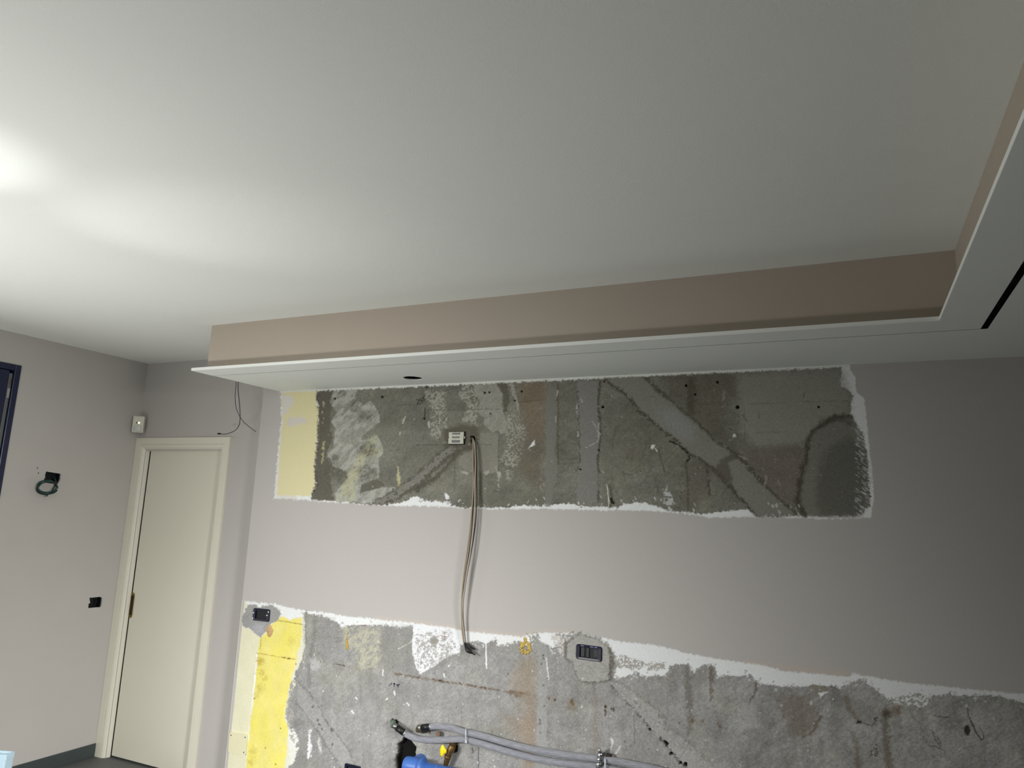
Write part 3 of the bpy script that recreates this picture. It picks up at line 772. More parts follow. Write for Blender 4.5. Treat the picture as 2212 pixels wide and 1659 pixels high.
    # grey mortar round the first socket box
    c(Z6([(310, 165), (345, 145), (430, 172), (500, 160), (560, 160), (612, 205), (625, 250), (600, 292), (530, 332), (492, 360), (480, 405), (432, 452), (345, 378), (275, 352), (262, 270), (298, 210)]), (158, 158, 157), soft=1, jag=2, h=-.001, g=1)
    c(Z6([(400, 320), (480, 335), (460, 420), (420, 440), (360, 360)]), (176, 176, 180), jag=3, soft=4, alpha=.7)
    c(Z6([(262, 270), (330, 220), (340, 330), (280, 350)]), (152, 150, 146), jag=3, soft=4, alpha=.7)
    c(Z6([(560, 175), (612, 205), (600, 290), (545, 300)]), (156, 154, 148), jag=3, soft=4, alpha=.6)
    # edge strip right of the yellow
    f.stroke(Z6([(838, 225), (832, 400), (838, 560), (830, 740)]), [4, 5, 4, 2], (206, 204, 192), jag=1.5, br=.4, bs=4)
    f.stroke(Z6([(850, 230), (848, 400), (850, 540), (800, 720)]), 3, (138, 136, 130), jag=1.5, alpha=.8, h=.005)
    f.stroke(Z6([(935, 290), (930, 480), (890, 620), (880, 760), (880, 900)]), [5, 6, 7, 6, 6], (124, 123, 119), jag=2.5, soft=3, alpha=.7)
    c(Z6([(1180, 360), (1300, 370), (1540, 350), (1545, 500), (1530, 700), (1480, 760), (1310, 750), (1300, 560), (1230, 520), (1170, 520)]), (192, 190, 166), jag=5, soft=6, alpha=.8, mot=.8, ms=6)
    c(Z6([(1540, 350), (1830, 360), (1830, 700), (1700, 760), (1540, 700)]), (142, 141, 138), jag=6, soft=8, alpha=.6)
    c(Z6([(960, 280), (1100, 300), (1180, 400), (1160, 560), (960, 500)]), (146, 145, 142), jag=6, soft=8, alpha=.5)
    c(Z6([(880, 640), (980, 660), (990, 740), (900, 760)]), (190, 190, 190), jag=3, soft=4, alpha=.7)
    # old tile joints
    f.stroke(Z6([(940, 440), (1160, 462)]), 1.6, (132, 130, 124), jag=.8, alpha=.8)
    f.stroke(Z6([(1060, 880), (1290, 885), (1500, 870)]), 1.2, (140, 138, 132), jag=.8, alpha=.6, br=.2)
    for a, b in (((1110, 700), (1250, 722)), ((980, 672), (995, 690))): f.stroke(Z6([a, b]), 2.4, (84, 70, 58), jag=1.4, br=.3)
    # big whitewashed splash beside the cables
    sp = Z6([(1842, 350), (1832, 560), (1868, 740), (1900, 790), (1960, 760), (2150, 640), (2212, 600)]) + Z7([(60, 560), (130, 520), (312, 470), (308, 400), (290, 280), (200, 240), (0, 212)])
    c(sp, (232, 233, 236), jag=1.6, soft=1.2, holes=.12, hs=5, h=.0016, g=.6)
    c(Z6([(1860, 420), (2180, 380), (2212, 600), (1960, 740), (1870, 720)]), (168, 166, 162), jag=4, soft=2, alpha=.85, holes=.52, hs=4.5)
    f.spot(Z6([(2035, 490)])[0], 9, (150, 147, 140), jag=3, soft=2, ry=8, holes=.1)
    f.spot(Z7([(75, 360)])[0], 9, (150, 147, 140), jag=3, soft=2, ry=8, holes=.1)
    f.stroke(Z6([(1700, 560), (1800, 510), (1850, 470)]), 1.6, (214, 212, 206), jag=1, br=.2)
    f.stroke(Z6([(1845, 380), (1835, 600), (1875, 740)]), 2.2, (240, 240, 240), jag=1)
    # first diagonal chase
    ur = Z6([(780, 860), (900, 1000), (980, 1110), (1050, 1250), (1150, 1370), (1250, 1500), (1310, 1660), (1380, 1800), (1600, 2300)]); ll = Z6([(765, 1060), (870, 1195), (960, 1320), (1030, 1440), (1130, 1590), (1180, 1680), (1260, 1820), (1460, 2300)])
    c(ur + ll[::-1], (164, 164, 163), jag=3.5, js=10, soft=3, alpha=.7, mot=.4, h=.002, g=.9)
    f.stroke(ur, 3, (108, 106, 101), jag=2.5, js=6, soft=2, alpha=.75, h=.0045, br=.2); f.stroke(ll, 3, (108, 106, 101), jag=2.5, js=6, soft=2, alpha=.75, h=.0045, br=.2)
    for x, y in ((915, 1090), (960, 1215), (975, 1260), (1088, 1310), (1090, 1440), (1000, 1300)): f.spot(Z6([(x, y)])[0], 2.4, (98, 96, 92), jag=1.5, ry=3)
    f.stroke(Z6([(888, 1300), (884, 1430), (878, 1560)]), [4, 8, 6], (232, 233, 234), jag=2, soft=1.5, br=.05); f.stroke(Z6([(968, 1385), (985, 1500)]), [3, 8], (212, 212, 210), jag=2, soft=2, alpha=.8)
    f.stroke(Z6([(855, 1200), (840, 1300), (820, 1500)]), [3, 5, 7], (150, 147, 140), jag=2, soft=3, alpha=.7)
    c(Z6([(700, 1280), (770, 1330), (775, 1480), (740, 1600), (700, 1620)]), (226, 226, 222), jag=5, soft=1.5, holes=.3, hs=5)
    # rusty line of the old worktop and dots
    rl = Z6([(1670, 790), (1760, 805), (1900, 828), (2060, 850), (2212, 872)]) + Z7([(120, 725), (260, 750), (420, 772), (540, 792), (700, 820), (860, 838), (950, 850), (1060, 868), (1180, 895)])
    f.stroke(rl, 4.6, (122, 106, 86), jag=2, js=5, soft=2.4, alpha=.55, br=.12, bs=9)
    f.stroke(rl[:12], 2.2, (84, 66, 48), jag=2, js=4, alpha=.85, br=.33, bs=6)
    c(Z7([(770, 810), (860, 830), (900, 870), (830, 890), (760, 850)]), (98, 82, 62), jag=3, soft=3, alpha=.75, holes=.2, hs=4)
    f.stroke(Z7([(855, 836), (900, 842)]), 3.4, (62, 42, 26), jag=1)
    for x, y, r, q in ((1095, 886, 3, 2.6), (1135, 890, 2, 2.4), (1186, 907, 1.8, 3), (1340, 915, 3.6, 6), (1348, 945, 2.4, 4), (1706, 985, 2.2, 4), (1722, 990, 2, 4.5), (540, 792, 3, 2), (130, 722, 4, 2)):
        f.spot(Z7([(x, y)])[0], r, (76, 57, 36), ry=q, jag=1.2, soft=1.1, alpha=.9)
    f.stroke(Z7([(1650, 960), (1646, 1050)]), [5, 2.4], (82, 60, 36), jag=1.2, soft=1); c(Z7([(1300, 900), (1380, 900), (1370, 990), (1310, 980)]), (140, 118, 92), jag=3, soft=5, alpha=.45)
    f.stroke(Z7([(1560, 860), (1550, 1100), (1570, 1300), (1545, 1420)]), 7, (142, 128, 112), jag=4, soft=5, alpha=.5)
    # rust stain and the vertical chase
    c(Z7([(880, 540), (1020, 500), (1015, 830), (1000, 1100), (985, 1530), (975, 2400), (860, 2400), (880, 1520), (860, 1200), (890, 950), (800, 810), (760, 740), (820, 620)]), (156, 140, 120), jag=8, soft=11, alpha=.55)
    c(Z7([(700, 1050), (980, 1050), (980, 1300), (760, 1220)]), (156, 140, 120), jag=7, soft=9, alpha=.45)
    f.stroke(Z7([(985, 1050), (985, 1300), (960, 1540), (950, 2000)]), 9, (154, 132, 108), jag=4, soft=8, alpha=.35)
    c(Z7([(1022, 300), (1060, 370), (1110, 440), (1112, 800), (1104, 1200), (1100, 1530), (1090, 2400), (1000, 2400), (1010, 1530), (1020, 1000), (1030, 600)]), (160, 160, 158), jag=2, soft=2, alpha=.85, h=.002, g=.8)
    for x, y in ((1076, 490), (1078, 520), (1062, 575), (1078, 770), (1090, 960), (1046, 1085), (1050, 1110), (1040, 1130), (1052, 1200)): f.spot(Z7([(x, y)])[0], 1.8, (92, 90, 86), jag=1.2, ry=2.6)
    f.stroke(Z7([(548, 366), (552, 480), (556, 612)]), [2.2, 3.2, 2.6], (238, 239, 240), jag=.6, soft=.8); f.stroke(Z7([(1104, 515), (1112, 600), (1128, 738)]), [1.8, 2.6, 2.6], (224, 224, 220), jag=.6, soft=.8, br=.05)
    f.stroke(Z7([(1138, 400), (1142, 445)]), 2, (226, 226, 222))
    f.stroke(Z7([(590, 515), (840, 548)]), 1.4, (128, 126, 120), jag=.8, alpha=.8, br=.1)
    c(Z7([(1020, 332), (1100, 350), (1205, 382), (1165, 415), (1090, 385)]), FILLER, jag=1.2, h=.0014)
    c(Z7([(1170, 300), (1290, 320), (1300, 400), (1250, 500), (1200, 430), (1160, 350)]), (206, 202, 196), jag=3, holes=.35, hs=4.5, g=.8)
    f.stroke(Z7([(925, 290), (960, 330), (970, 380)]), [1.5, 2.5, 3], (140, 128, 112), jag=1); f.stroke(Z7([(985, 285), (975, 340)]), [1.5, 3], (146, 130, 112), jag=1)
    # mortar round the second socket box
    mo = Z7([(1300, 400), (1340, 350), (1430, 305), (1500, 330), (1580, 350), (1680, 420), (1700, 520), (1690, 600), (1682, 722), (1560, 742), (1420, 735), (1375, 640), (1355, 560), (1285, 512)])
    f.stroke(mo + [mo[0]], 9, (128, 124, 116), jag=3.5, js=6, soft=2.5, alpha=.8, h=.006, br=.1)
    c(mo, (168, 167, 162), jag=2, soft=1.2, h=-.002, g=1)
    for i in range(46):
        a = random.Random(60 + i); u, v = Z7([(a.uniform(1370, 1670), a.uniform(570, 720))])[0]
        f.stroke([(u, v), (u + a.uniform(3, 9), v + a.uniform(-1, 2))], 1.4, (146, 144, 137), jag=1.2, alpha=.7, h=.001)
    f.stroke(Z7([(1692, 430), (1725, 520), (1700, 620), (1700, 720)]), [4, 9, 7, 5], (112, 107, 98), jag=3, js=5, soft=2, alpha=.8, h=.007)
    f.stroke(Z7([(1280, 360), (1282, 500)]), [4, 6], (120, 116, 107), jag=2, soft=1.5, h=.006); f.stroke(Z7([(1525, 750), (1548, 810), (1535, 830)]), 2, (120, 116, 108), jag=1.2)
    c(Z7([(1730, 520), (1800, 480), (2000, 560), (2212, 560), (2212, 620), (1900, 620), (1760, 600)]), (170, 166, 160), jag=4, holes=.4, hs=5, g=1)
    # second diagonal chase
    u2 = Z7([(1690, 728), (1790, 752), (1880, 815), (2000, 900), (2110, 985), (2212, 1080)]) + Z8([(60, 665), (130, 745), (220, 815), (320, 895), (400, 985), (520, 1150), (800, 1700)])
    l2 = Z7([(1690, 745), (1760, 850), (1850, 935), (1930, 1010), (2060, 1172), (2150, 1250), (2212, 1302)]) + Z8([(45, 790), (100, 835), (140, 890), (190, 945), (240, 985), (360, 1150), (600, 1700)])
    c(u2 + l2[::-1], (172, 171, 167), jag=3.5, soft=1.8, alpha=.85, mot=.5, ms=6, h=.001, g=1)
    f.stroke(u2, 4, (118, 114, 106), jag=3, js=6, soft=2, alpha=.6, h=.005, br=.25)
    f.stroke(l2, 3.2, (84, 80, 72), jag=2.6, js=5, soft=1.2, alpha=.85, h=.008, br=.28, bs=9)
    for p, r, q in ((tr(1380, 1560, 10.05, [(245, 165)])[0], 2.8, 2.4), (tr(1380, 1560, 10.05, [(600, 470)])[0], 3, 5), (tr(1380, 1560, 10.05, [(700, 690)])[0], 2.4, 3.6), (tr(1380, 1560, 10.05, [(905, 890)])[0], 4, 4), (tr(1380, 1560, 10.05, [(1010, 930)])[0], 3, 5), (Z8([(100, 830)])[0], 4, 4)):
        f.spot(p, r, (22, 20, 18), ry=q, jag=1.5, soft=.8, h=.02)
    for i in range(60):
        a = random.Random(90 + i); t = a.random(); u = 1345 + t * 190; v = 1488 + t * 165 + a.uniform(-6, 12)
        f.stroke([(u, v), (u + a.uniform(1, 5), v + a.uniform(1, 5))], 1.4, (126, 123, 116), jag=1.2, alpha=.7, h=.002)
    # right part: drips, brown patches, scratches
    kr = k * np.clip((U - 1480) / 150, 0, 1) * np.clip((f.g - .5) * 3, 0, 1)
    f.tone(kr * (fbm(U / 42, V / 85, 71, 4, .6) - .5), .75)
    f.tone(kr * (fbm((U * .6 + V) / 5, (U - V * .6) / 16, 73, 3, .6) - .5), .42)
    st = lambda tf, pts, w, col, **k: f.stroke(tf(pts), w, col, **k)
    st(Z8, [(225, 390), (240, 560), (250, 680), (235, 790)], [12, 15, 14, 8], (118, 113, 106), jag=4, soft=4, alpha=.75)
    st(Z8, [(370, 400), (375, 450), (370, 580)], [10, 9, 3], (112, 102, 88), jag=3, soft=2.5, alpha=.85)
    st(Z8, [(630, 470), (630, 520), (600, 590)], [6, 5, 3], (104, 98, 88), jag=2.5, soft=1.5, alpha=.85)
    c(Z9([(90, 285), (260, 270), (420, 290), (440, 400), (490, 470), (390, 600), (250, 660), (170, 500)]), (118, 107, 93), jag=6, soft=9, alpha=.6)
    c(Z9([(620, 260), (760, 300), (900, 380), (1000, 460), (930, 520), (800, 520), (720, 420)]), (140, 139, 133), jag=5, soft=4, alpha=.6)
    st(Z9, [(690, 300), (740, 420), (810, 510)], [8, 8, 6], (118, 102, 84), jag=4, soft=4, alpha=.7)
    st(Z9, [(480, 470), (440, 560), (390, 610), (330, 640)], [9, 8, 5, 3], (110, 98, 82), jag=3, soft=2.5, alpha=.8)
    st(Z9, [(760, 600), (790, 720), (800, 820), (800, 1000), (790, 2000)], [8, 9, 10, 12, 12], (110, 97, 80), jag=4, soft=5, alpha=.65)
    st(Z9, [(1040, 430), (1035, 560), (1045, 700), (1060, 860), (1060, 1100), (1060, 2000)], [16, 15, 14, 15, 15, 15], (106, 94, 80), jag=4, soft=5, alpha=.75)
    c(Z9([(1000, 420), (1080, 420), (1090, 480), (1030, 480)]), (84, 74, 64), jag=4, soft=3, alpha=.8); c(Z9([(1090, 380), (1190, 370), (1150, 450), (1080, 460)]), (124, 106, 86), jag=4, soft=4, alpha=.7)
    f.spot(Z9([(812, 515)])[0], 6, (46, 42, 36), ry=4, jag=2, soft=1.5); st(Z9, [(830, 512), (920, 542), (955, 500), (935, 475)], 2, (78, 74, 66), jag=1.2)
    st(Z9, [(940, 490), (965, 475)], 3, (76, 72, 64), jag=1)
    st(Z9, [(1085, 480), (1092, 600), (1098, 690)], 2.2, (178, 172, 162), jag=1.2, br=.2); st(Z9, [(1040, 620), (1080, 612)], 2, (176, 170, 160), jag=1)
    st(Z9, [(1732, 400), (1738, 460), (1775, 530), (1805, 600), (1850, 665), (1872, 650), (1862, 600), (1835, 560)], [1.6, 2.2, 2.8, 3.2, 2.6, 2, 1.4, 1], (72, 66, 56), jag=.8, soft=.9)
    f.spot(Z9([(1732, 585)])[0], 7.6, (64, 62, 56), ry=11.5, jag=1.2, soft=1.4, h=.006)
    f.spot(Z9([(1722, 372)])[0], 2.6, (220, 220, 214), jag=.8)
    for i in range(110):
        a = random.Random(2200 + i); u = a.uniform(1880, 2110); v = a.uniform(1525, 1640); L = a.uniform(5, 18); th = a.choice([.5, .7, 1.0, 2.3, 2.6]) + a.uniform(-.25, .25)
        f.stroke([(u, v), (u + L * math.cos(th), v + L * math.sin(th))], 1.3, (116, 112, 104) if i % 4 else (182, 178, 170), jag=1.4, alpha=.55)
    for i in range(120):
        a = random.Random(2600 + i); u = a.uniform(1560, 1800); v = a.uniform(1530, 1660); L = a.uniform(4, 12); th = a.choice([.4, .9, 2.2, 2.6]) + a.uniform(-.3, .3)
        f.stroke([(u, v), (u + L * math.cos(th), v + L * math.sin(th))], 1.3, (130, 126, 118) if i % 3 else (188, 186, 180), jag=1.4, alpha=.5)
    for pts in ([(1400, 715), (1470, 720), (1540, 765)], [(1430, 580), (1460, 660), (1500, 720)], [(1330, 610), (1360, 640)], [(1450, 460), (1580, 475)], [(1480, 640), (1500, 700)]): st(Z9, pts, 1.8, (78, 74, 66), jag=1, alpha=.85)
    for i in range(40):
        a = random.Random(3000 + i); u, v = Z9([(a.uniform(900, 990), a.uniform(700, 810))])[0]; f.spot((u, v), a.uniform(.8, 1.8), (92, 88, 80), jag=.8)
    c(Z8([(560, 600), (640, 600), (650, 740), (570, 750)]), (170, 170, 168), jag=5, soft=6, alpha=.7)
    for x, y, r in ((185, 712, 2.4), (262, 700, 3), (322, 700, 2.4), (420, 735, 3.2), (410, 720, 2)): f.spot(Z8([(x, y)])[0], r, (112, 86, 58), ry=r * 1.5, jag=1.5, soft=1.4, alpha=.8)
    c(Z9([(380, 200), (540, 205), (545, 260), (460, 310), (450, 250), (390, 250)]), (150, 142, 128), jag=3, holes=.32, hs=4.5, g=1); c(Z9([(462, 262), (548, 252), (480, 305)]), FILLER, jag=1.2)
    c(Z9([(1110, 300), (1400, 280), (1410, 350), (1340, 390), (1200, 360), (1100, 350)]), FILLER, jag=3, holes=.5, hs=4.5)
    f.spot(Z9([(400, 350)])[0], 4.5, (196, 192, 184), jag=2); f.spot(Z9([(150, 370)])[0], 1.8, (210, 208, 202), jag=1)
    # vertical thin scratches and chalk streaks
    st(Z7, [(1905, 1040), (1918, 1180), (1912, 1300)], 1.8, (120, 117, 110), jag=.8); st(Z7, [(480, 1340), (482, 1527)], 1.6, (62, 60, 56), jag=.5)
    st(Z7, [(1708, 1265), (1714, 1300)], 6, (214, 214, 212), jag=1); st(Z7, [(1712, 1300), (1700, 1360), (1690, 1420)], [3, 3, 2], (208, 207, 202), jag=1, br=.15); st(Z7, [(1785, 1330), (1740, 1400), (1700, 1440)], [2, 3, 3], (208, 207, 202), jag=1, br=.05)
    st(Z7, [(425, 1350), (428, 1390)], 2, (66, 62, 58), jag=1)
    for i in range(190):
        a = random.Random(5000 + i); u = a.uniform(660, 2200); v = 1345 + (u - 650) * .1 + a.uniform(20, 320)
        f.spot((u, v), a.uniform(.8, 1.9), (226, 226, 222) if i % 3 else (96, 92, 86), ry=a.uniform(.8, 2.4), jag=.7, soft=.7, alpha=.8)
    for x, y, a, b in ((1562, 750, 1556, 800), (1665, 950, 1668, 985), (1780, 1060, 1800, 1078), (1270, 1130, 1290, 1155), (2120, 790, 2126, 820), (2160, 720, 2172, 712), (1590, 1030, 1602, 1015), (1310, 1010, 1320, 1025)): st(Z6, [(x, y), (a, b)], 2.6, (236, 236, 234), jag=.8)
    # recesses holding the socket boxes
    for q in (tr(1200, 1350, 12.76, [(650, 600), (1200, 660), (1190, 950), (640, 870)]), tr(500, 1290, 12.29, [(655, 345), (960, 370), (940, 590), (620, 555)]), [(751, 1654), (775, 1660), (772, 1680), (747, 1673)]):
        f.fill(q, (20, 20, 24), soft=.6, jag=0, h=.045)
    # hole round the drain pipe, its shade painted black; small holes behind the taps
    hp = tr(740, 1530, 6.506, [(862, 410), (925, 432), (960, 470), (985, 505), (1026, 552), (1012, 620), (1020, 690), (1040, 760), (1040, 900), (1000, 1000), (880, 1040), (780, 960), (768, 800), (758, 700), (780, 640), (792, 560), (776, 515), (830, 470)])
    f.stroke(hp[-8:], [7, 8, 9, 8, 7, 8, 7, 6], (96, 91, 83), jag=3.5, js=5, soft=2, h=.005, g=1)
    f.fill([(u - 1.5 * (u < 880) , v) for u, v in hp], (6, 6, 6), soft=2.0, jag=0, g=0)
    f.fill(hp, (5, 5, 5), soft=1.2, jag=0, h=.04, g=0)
    f.fill(tr(740, 1530, 6.506, [(690, 160), (760, 165), (770, 230), (740, 280), (680, 270), (670, 200)]), (60, 62, 54), soft=1, jag=1.5, h=.02)
    f.fill(tr(740, 1530, 6.506, [(1040, 280), (1100, 250), (1220, 250), (1225, 350), (1100, 360)]), (70, 68, 60), soft=1.2, jag=1.5, h=.012)
    f.fill(tr(740, 1530, 6.506, [(1500, 490), (1600, 490), (1605, 600), (1560, 640), (1500, 600)]), (44, 38, 30), soft=1.2, jag=1.5, h=.02)
    return f


# ------------------------------------------------------------------ room shell
def wall_xz(y):
    return lambda x, z: Vector((x, y, z))


floor = struct(box('floor', (XL - 0.1, YF - 0.1, -0.1), (XR + 0.1, YD + 0.3, 0.0), m_floor), 'dark grey floor')
ceiling = struct(box('ceiling', (XL - 0.1, YF - 0.1, ZC), (XR + 0.1, YD + 0.3, ZC + 0.1), m_ceil), 'plain white ceiling')
struct(box('wall_right', (XR, YF - 0.1, 0), (XR + 0.1, YD, ZC), m_pink))
struct(box('wall_front', (XL - 0.1, YF - 0.1, 0), (XR + 0.1, YF, ZC), m_pink))

# kitchen wall
fu = paint_upper(); fl = paint_lower()
x0, x1, z0, z1 = fu.x[0], fu.x[-1], fu.z[0], fu.z[-1]
zt = fl.z[-1]; xr = fl.x[-1]
wb = holed('wall_back', [(XE, zt), (XR, zt), (XR, ZC), (XE, ZC)], [[(x0, z0), (x1, z0), (x1, z1), (x0, z1)]], wall_xz(YB), m_plaster)
set_tint(wb, PINK, 0.14)
struct(wb, 'pinkish grey kitchen wall stripped to bare render where units hung')
fu.build('stripped_render', wb); fl.build('stripped_render', wb)
q = holed('wall_panel', [(xr, 0), (XR, 0), (XR, zt), (xr, zt)], [], wall_xz(YB), m_plaster, parent=wb); set_tint(q, (158, 155, 148), 1.0)
box('wall_return', (XE, YB + 0.0005, 0), (XE + 0.02, YD + 0.05, ZC), m_pink, wb)

# door wall with the sliding door
DX0, DX1, DZ = -4.604, -3.862, 2.066
wd = holed('wall_back_left', [(XL, 0), (DX0, 0), (DX0, DZ), (DX1, DZ), (DX1, 0), (XE + 0.02, 0), (XE + 0.02, ZC), (XL, ZC)], [], wall_xz(YD), m_pink)
struct(wd, 'short pinkish grey wall round the cream door')
door = struct(empty('door_1', (-4.24, YD, 0)), 'cream sliding door with brass flush pull')


def casing(name, pts):
    """frame board: flat face, groove, rounded inner bead; pts = mitred outline corners (outer/inner)"""
    (ao, ai), (bo, bi) = pts
    prof = [(0.0, 0.0), (0.0, -0.013), (0.004, -0.016), (0.50, -0.016), (0.515, -0.012), (0.53, -0.015), (0.60, -0.016), (0.74, -0.013), (0.86, -0.005), (0.94, 0.006), (1.0, 0.028), (1.0, 0.030), (0.0, 0.030)]
    bm = bmesh.new(); rows = []
    for o_, i_ in ((ao, ai), (bo, bi)):
        rows.append([bm.verts.new((o_[0] + (i_[0] - o_[0]) * t, YD + d, o_[1] + (i_[1] - o_[1]) * t)) for t, d in prof])
    n = len(prof)
    for k in range(n): bm.faces.new((rows[0][k], rows[0][(k + 1) % n], rows[1][(k + 1) % n], rows[1][k]))
    bm.faces.new(rows[0]); bm.faces.new(list(reversed(rows[1])))
    return from_bm(name, bm, m_cream, door)


OX0, OX1, OZ = XL + 0.002, -3.781, 2.154
IX0, IX1, IZ = -4.600, -3.872, 2.062
casing('casing', (((OX0, 0), (IX0, 0)), ((OX0, OZ), (IX0, IZ))))
casing('casing', (((OX0, OZ), (IX0, IZ)), ((OX1, OZ), (IX1, IZ))))
casing('casing', (((OX1, OZ), (IX1, IZ)), ((OX1, 0), (IX1, 0))))
box('gap_shade_backing', (-4.66, YD + 0.0305, 0.0), (-4.599, YD + 0.064, 2.09), m_black, door)  # black strip standing in for shade in the gap beside the leaf
leaf = box('door_leaf', (-4.586, YD + 0.026, 0.012), (-3.80, YD + 0.060, 2.10), m_cream, door, bevel=0.003)
box('gap_shade_backing', (-4.66, YD + 0.065, 0.0), (-3.80, YD + 0.075, 2.12), m_black, door)  # black board standing in for the darkness behind the leaf
pc = on_y(282.5, 1307, YD + 0.026)
bm = bmesh.new()
o1 = rrect(pc.x + 0.012, pc.z, 0.036, 0.17, 0.0179, 8); i1 = rrect(pc.x + 0.012, pc.z, 0.025, 0.136, 0.0124, 8)
a = [bm.verts.new((x, YD + 0.0245, z)) for x, z in o1]; b = [bm.verts.new((x, YD + 0.0225, z)) for x, z in rrect(pc.x + 0.012, pc.z, 0.032, 0.166, 0.0159, 8)]
c_ = [bm.verts.new((x, YD + 0.0225, z)) for x, z in i1]; d_ = [bm.verts.new((x, YD + 0.0255, z)) for x, z in i1]
for r0, r1 in ((a, b), (b, c_), (c_, d_)):
    for k in range(len(r0)): bm.faces.new((r0[k], r0[(k + 1) % len(r0)], r1[(k + 1) % len(r0)], r1[k]))
tag(from_bm('flush_pull', bm, m_brass, leaf), 'brass flush pull')
prism('pull_recess', [Vector((x, YD + 0.0252, z)) for x, z in i1], (0, 0.0006, 0), mat('pull_recess_dark', (20, 14, 8), 0.5), leaf)

# left wall: openings for the window and two flush boxes
WY0, WY1, WZ0, WZ1 = 1.35, 2.711, 0.95, 2.513
boxA = px_poly(tr(0, 940, 9.217, [(920, 722), (1010, 738), (1215, 770), (1206, 880), (1160, 972), (1010, 960), (870, 945), (880, 860), (900, 850), (895, 800)]), on_x)
boxB = px_poly(tr(180, 1260, 15.8, [(215, 485), (290, 490), (480, 470), (580, 463), (650, 502), (640, 640), (625, 760), (600, 815), (400, 826), (168, 850), (180, 700), (235, 665), (215, 560)]), on_x)
to2 = lambda P: [(p.y, p.z) for p in P]
wl = holed('wall_left', [(YF, 0), (YD, 0), (YD, ZC), (YF, ZC)],
           [[(WY0, WZ0), (WY1, WZ0), (WY1, WZ1), (WY0, WZ1)], to2(boxA), to2(boxB)], lambda y, z: Vector((XL, y, z)), m_pink, depth=0.012, dvec=(-1, 0, 0))
struct(wl, 'pinkish grey left wall with the window edge')
# the boxes are sunk into the plaster
def sunk_box(name, P, label, cat):
    ys = [p.y for p in P]; zs = [p.z for p in P]
    c = Vector((XL - 0.012, (min(ys) + max(ys)) / 2, (min(zs) + max(zs)) / 2))
    hy, hz = (max(ys) - min(ys)) / 2 + 0.004, (max(zs) - min(zs)) / 2 + 0.004
    root = empty(name, c); tag(root, label, cat)
    bm = bmesh.new()
    for lo, hi in (((c.x - .05, c.y - hy, c.z - hz), (c.x - .046, c.y + hy, c.z + hz)), ((c.x - .05, c.y - hy, c.z - hz), (c.x - .001, c.y - hy + .003, c.z + hz)), ((c.x - .05, c.y + hy - .003, c.z - hz), (c.x - .001, c.y + hy, c.z + hz)),
                   ((c.x - .05, c.y - hy, c.z - hz), (c.x - .001, c.y + hy, c.z - hz + .003)), ((c.x - .05, c.y - hy, c.z + hz - .003), (c.x - .001, c.y + hy, c.z + hz))): bm_box(bm, lo, hi)
    from_bm('box_shell', bm, m_pit, root)
    for s_ in (-1, 1):
        yy = c.y + s_ * (hy - .016)
        box('screw_lug', (c.x - .046, yy - .006, c.z - .012), (c.x - .030, yy + .006, c.z + .012), m_black, root, bevel=.002)
    return root
sunk_box('flush_wall_box', boxA, 'open dark flush box with green wire coil, beside the window', 'wall box')
sunk_box('flush_wall_box', boxB, 'small dark flush box at switch height beside the cream door', 'wall box')
for u, v in ((81, 1011), (83, 1022), (81, 1047.5)):
    p = on_x(u, v); tube('screw_hole', [p + Vector((0.0005, 0, 0)), p + Vector((-0.006, 0, 0))], 0.004, m_black, wl, sides=8, raw=True)

# window frame edge on the left wall
win = struct(empty('window_1', (XL, (WY0 + WY1) / 2, WZ0)), 'navy window frame at the left edge')
FW = 0.038
for lo, hi in (((XL - .09, WY1 - FW, WZ0), (XL + .006, WY1 - .001, WZ1 - .001)), ((XL - .09, WY0 + .001, WZ0), (XL + .006, WY0 + FW, WZ1 - .001)),
               ((XL - .09, WY0 + FW, WZ1 - FW), (XL + .006, WY1 - FW, WZ1 - .001)), ((XL - .09, WY0 + FW, WZ0 + .001), (XL + .006, WY1 - FW, WZ0 + FW))):
    box('window_frame', lo, hi, m_navy, win, bevel=.004)
box('guide_rail', (XL - .05, WY1 - FW - .024, WZ0 + FW), (XL - .004, WY1 - FW - .003, WZ1 - FW - .02), m_rail, win, bevel=.003)
box('guide_clip', (XL - .010, WY1 - FW - .022, 2.30), (XL + .001, WY1 - FW - .006, 2.36), m_tape, win, bevel=.002)
box('guide_clip', (XL - .010, WY1 - FW - .020, 2.385), (XL - .001, WY1 - FW - .008, 2.42), mat('clip_brown', (96, 84, 76), .5), win, bevel=.002)
box('sash', (XL - .075, WY1 - FW - .12, WZ0 + FW), (XL + .002, WY1 - FW - .026, WZ1 - FW - .004), m_navy, win, bevel=.006)
box('glass_pane', (XL - .040, WY0 + FW, WZ0 + FW), (XL - .034, WY1 - FW - .12, WZ1 - FW), m_glassd, win)

# baseboard
bbz = 0.083
struct(box('baseboard_left', (XL + .0005, YF, 0.0005), (XL + .011, YD - .018, bbz), m_base, bevel=.002), 'dark slate baseboard')

# dropped soffit: painted fascia, white projecting lip, underside with a shadow gap and one lamp hole
LX, LY, RX = -3.334, 2.822, 0.304
FX, FY, FR = -3.278, 2.881, 0.372
SY, SX, SW, TH = 2.978, 0.446, 0.021, 0.016
sof = struct(empty('trim_1', (-1.5, 3.2, ZS)), 'dropped white soffit with brownish fascia and projecting lip')
box('front_fascia', (FX, FY, ZS + TH), (FR + .013, FY + .013, ZC), m_fascia, sof)
box('end_fascia', (FX, FY + .013, ZS + TH), (FX + .013, YB, ZC), m_fascia, sof)
box('side_fascia', (FR, YF, ZS + TH), (FR + .013, FY, ZC), m_fascia, sof)
prism('lip_board', [Vector((x, y, ZS)) for x, y in ((LX, LY), (RX, LY), (RX, YF), (SX, YF), (SX, SY), (LX, SY))], (0, 0, TH), m_soff, sof, bevel=0.0012)
hc = (-2.181, 3.317)
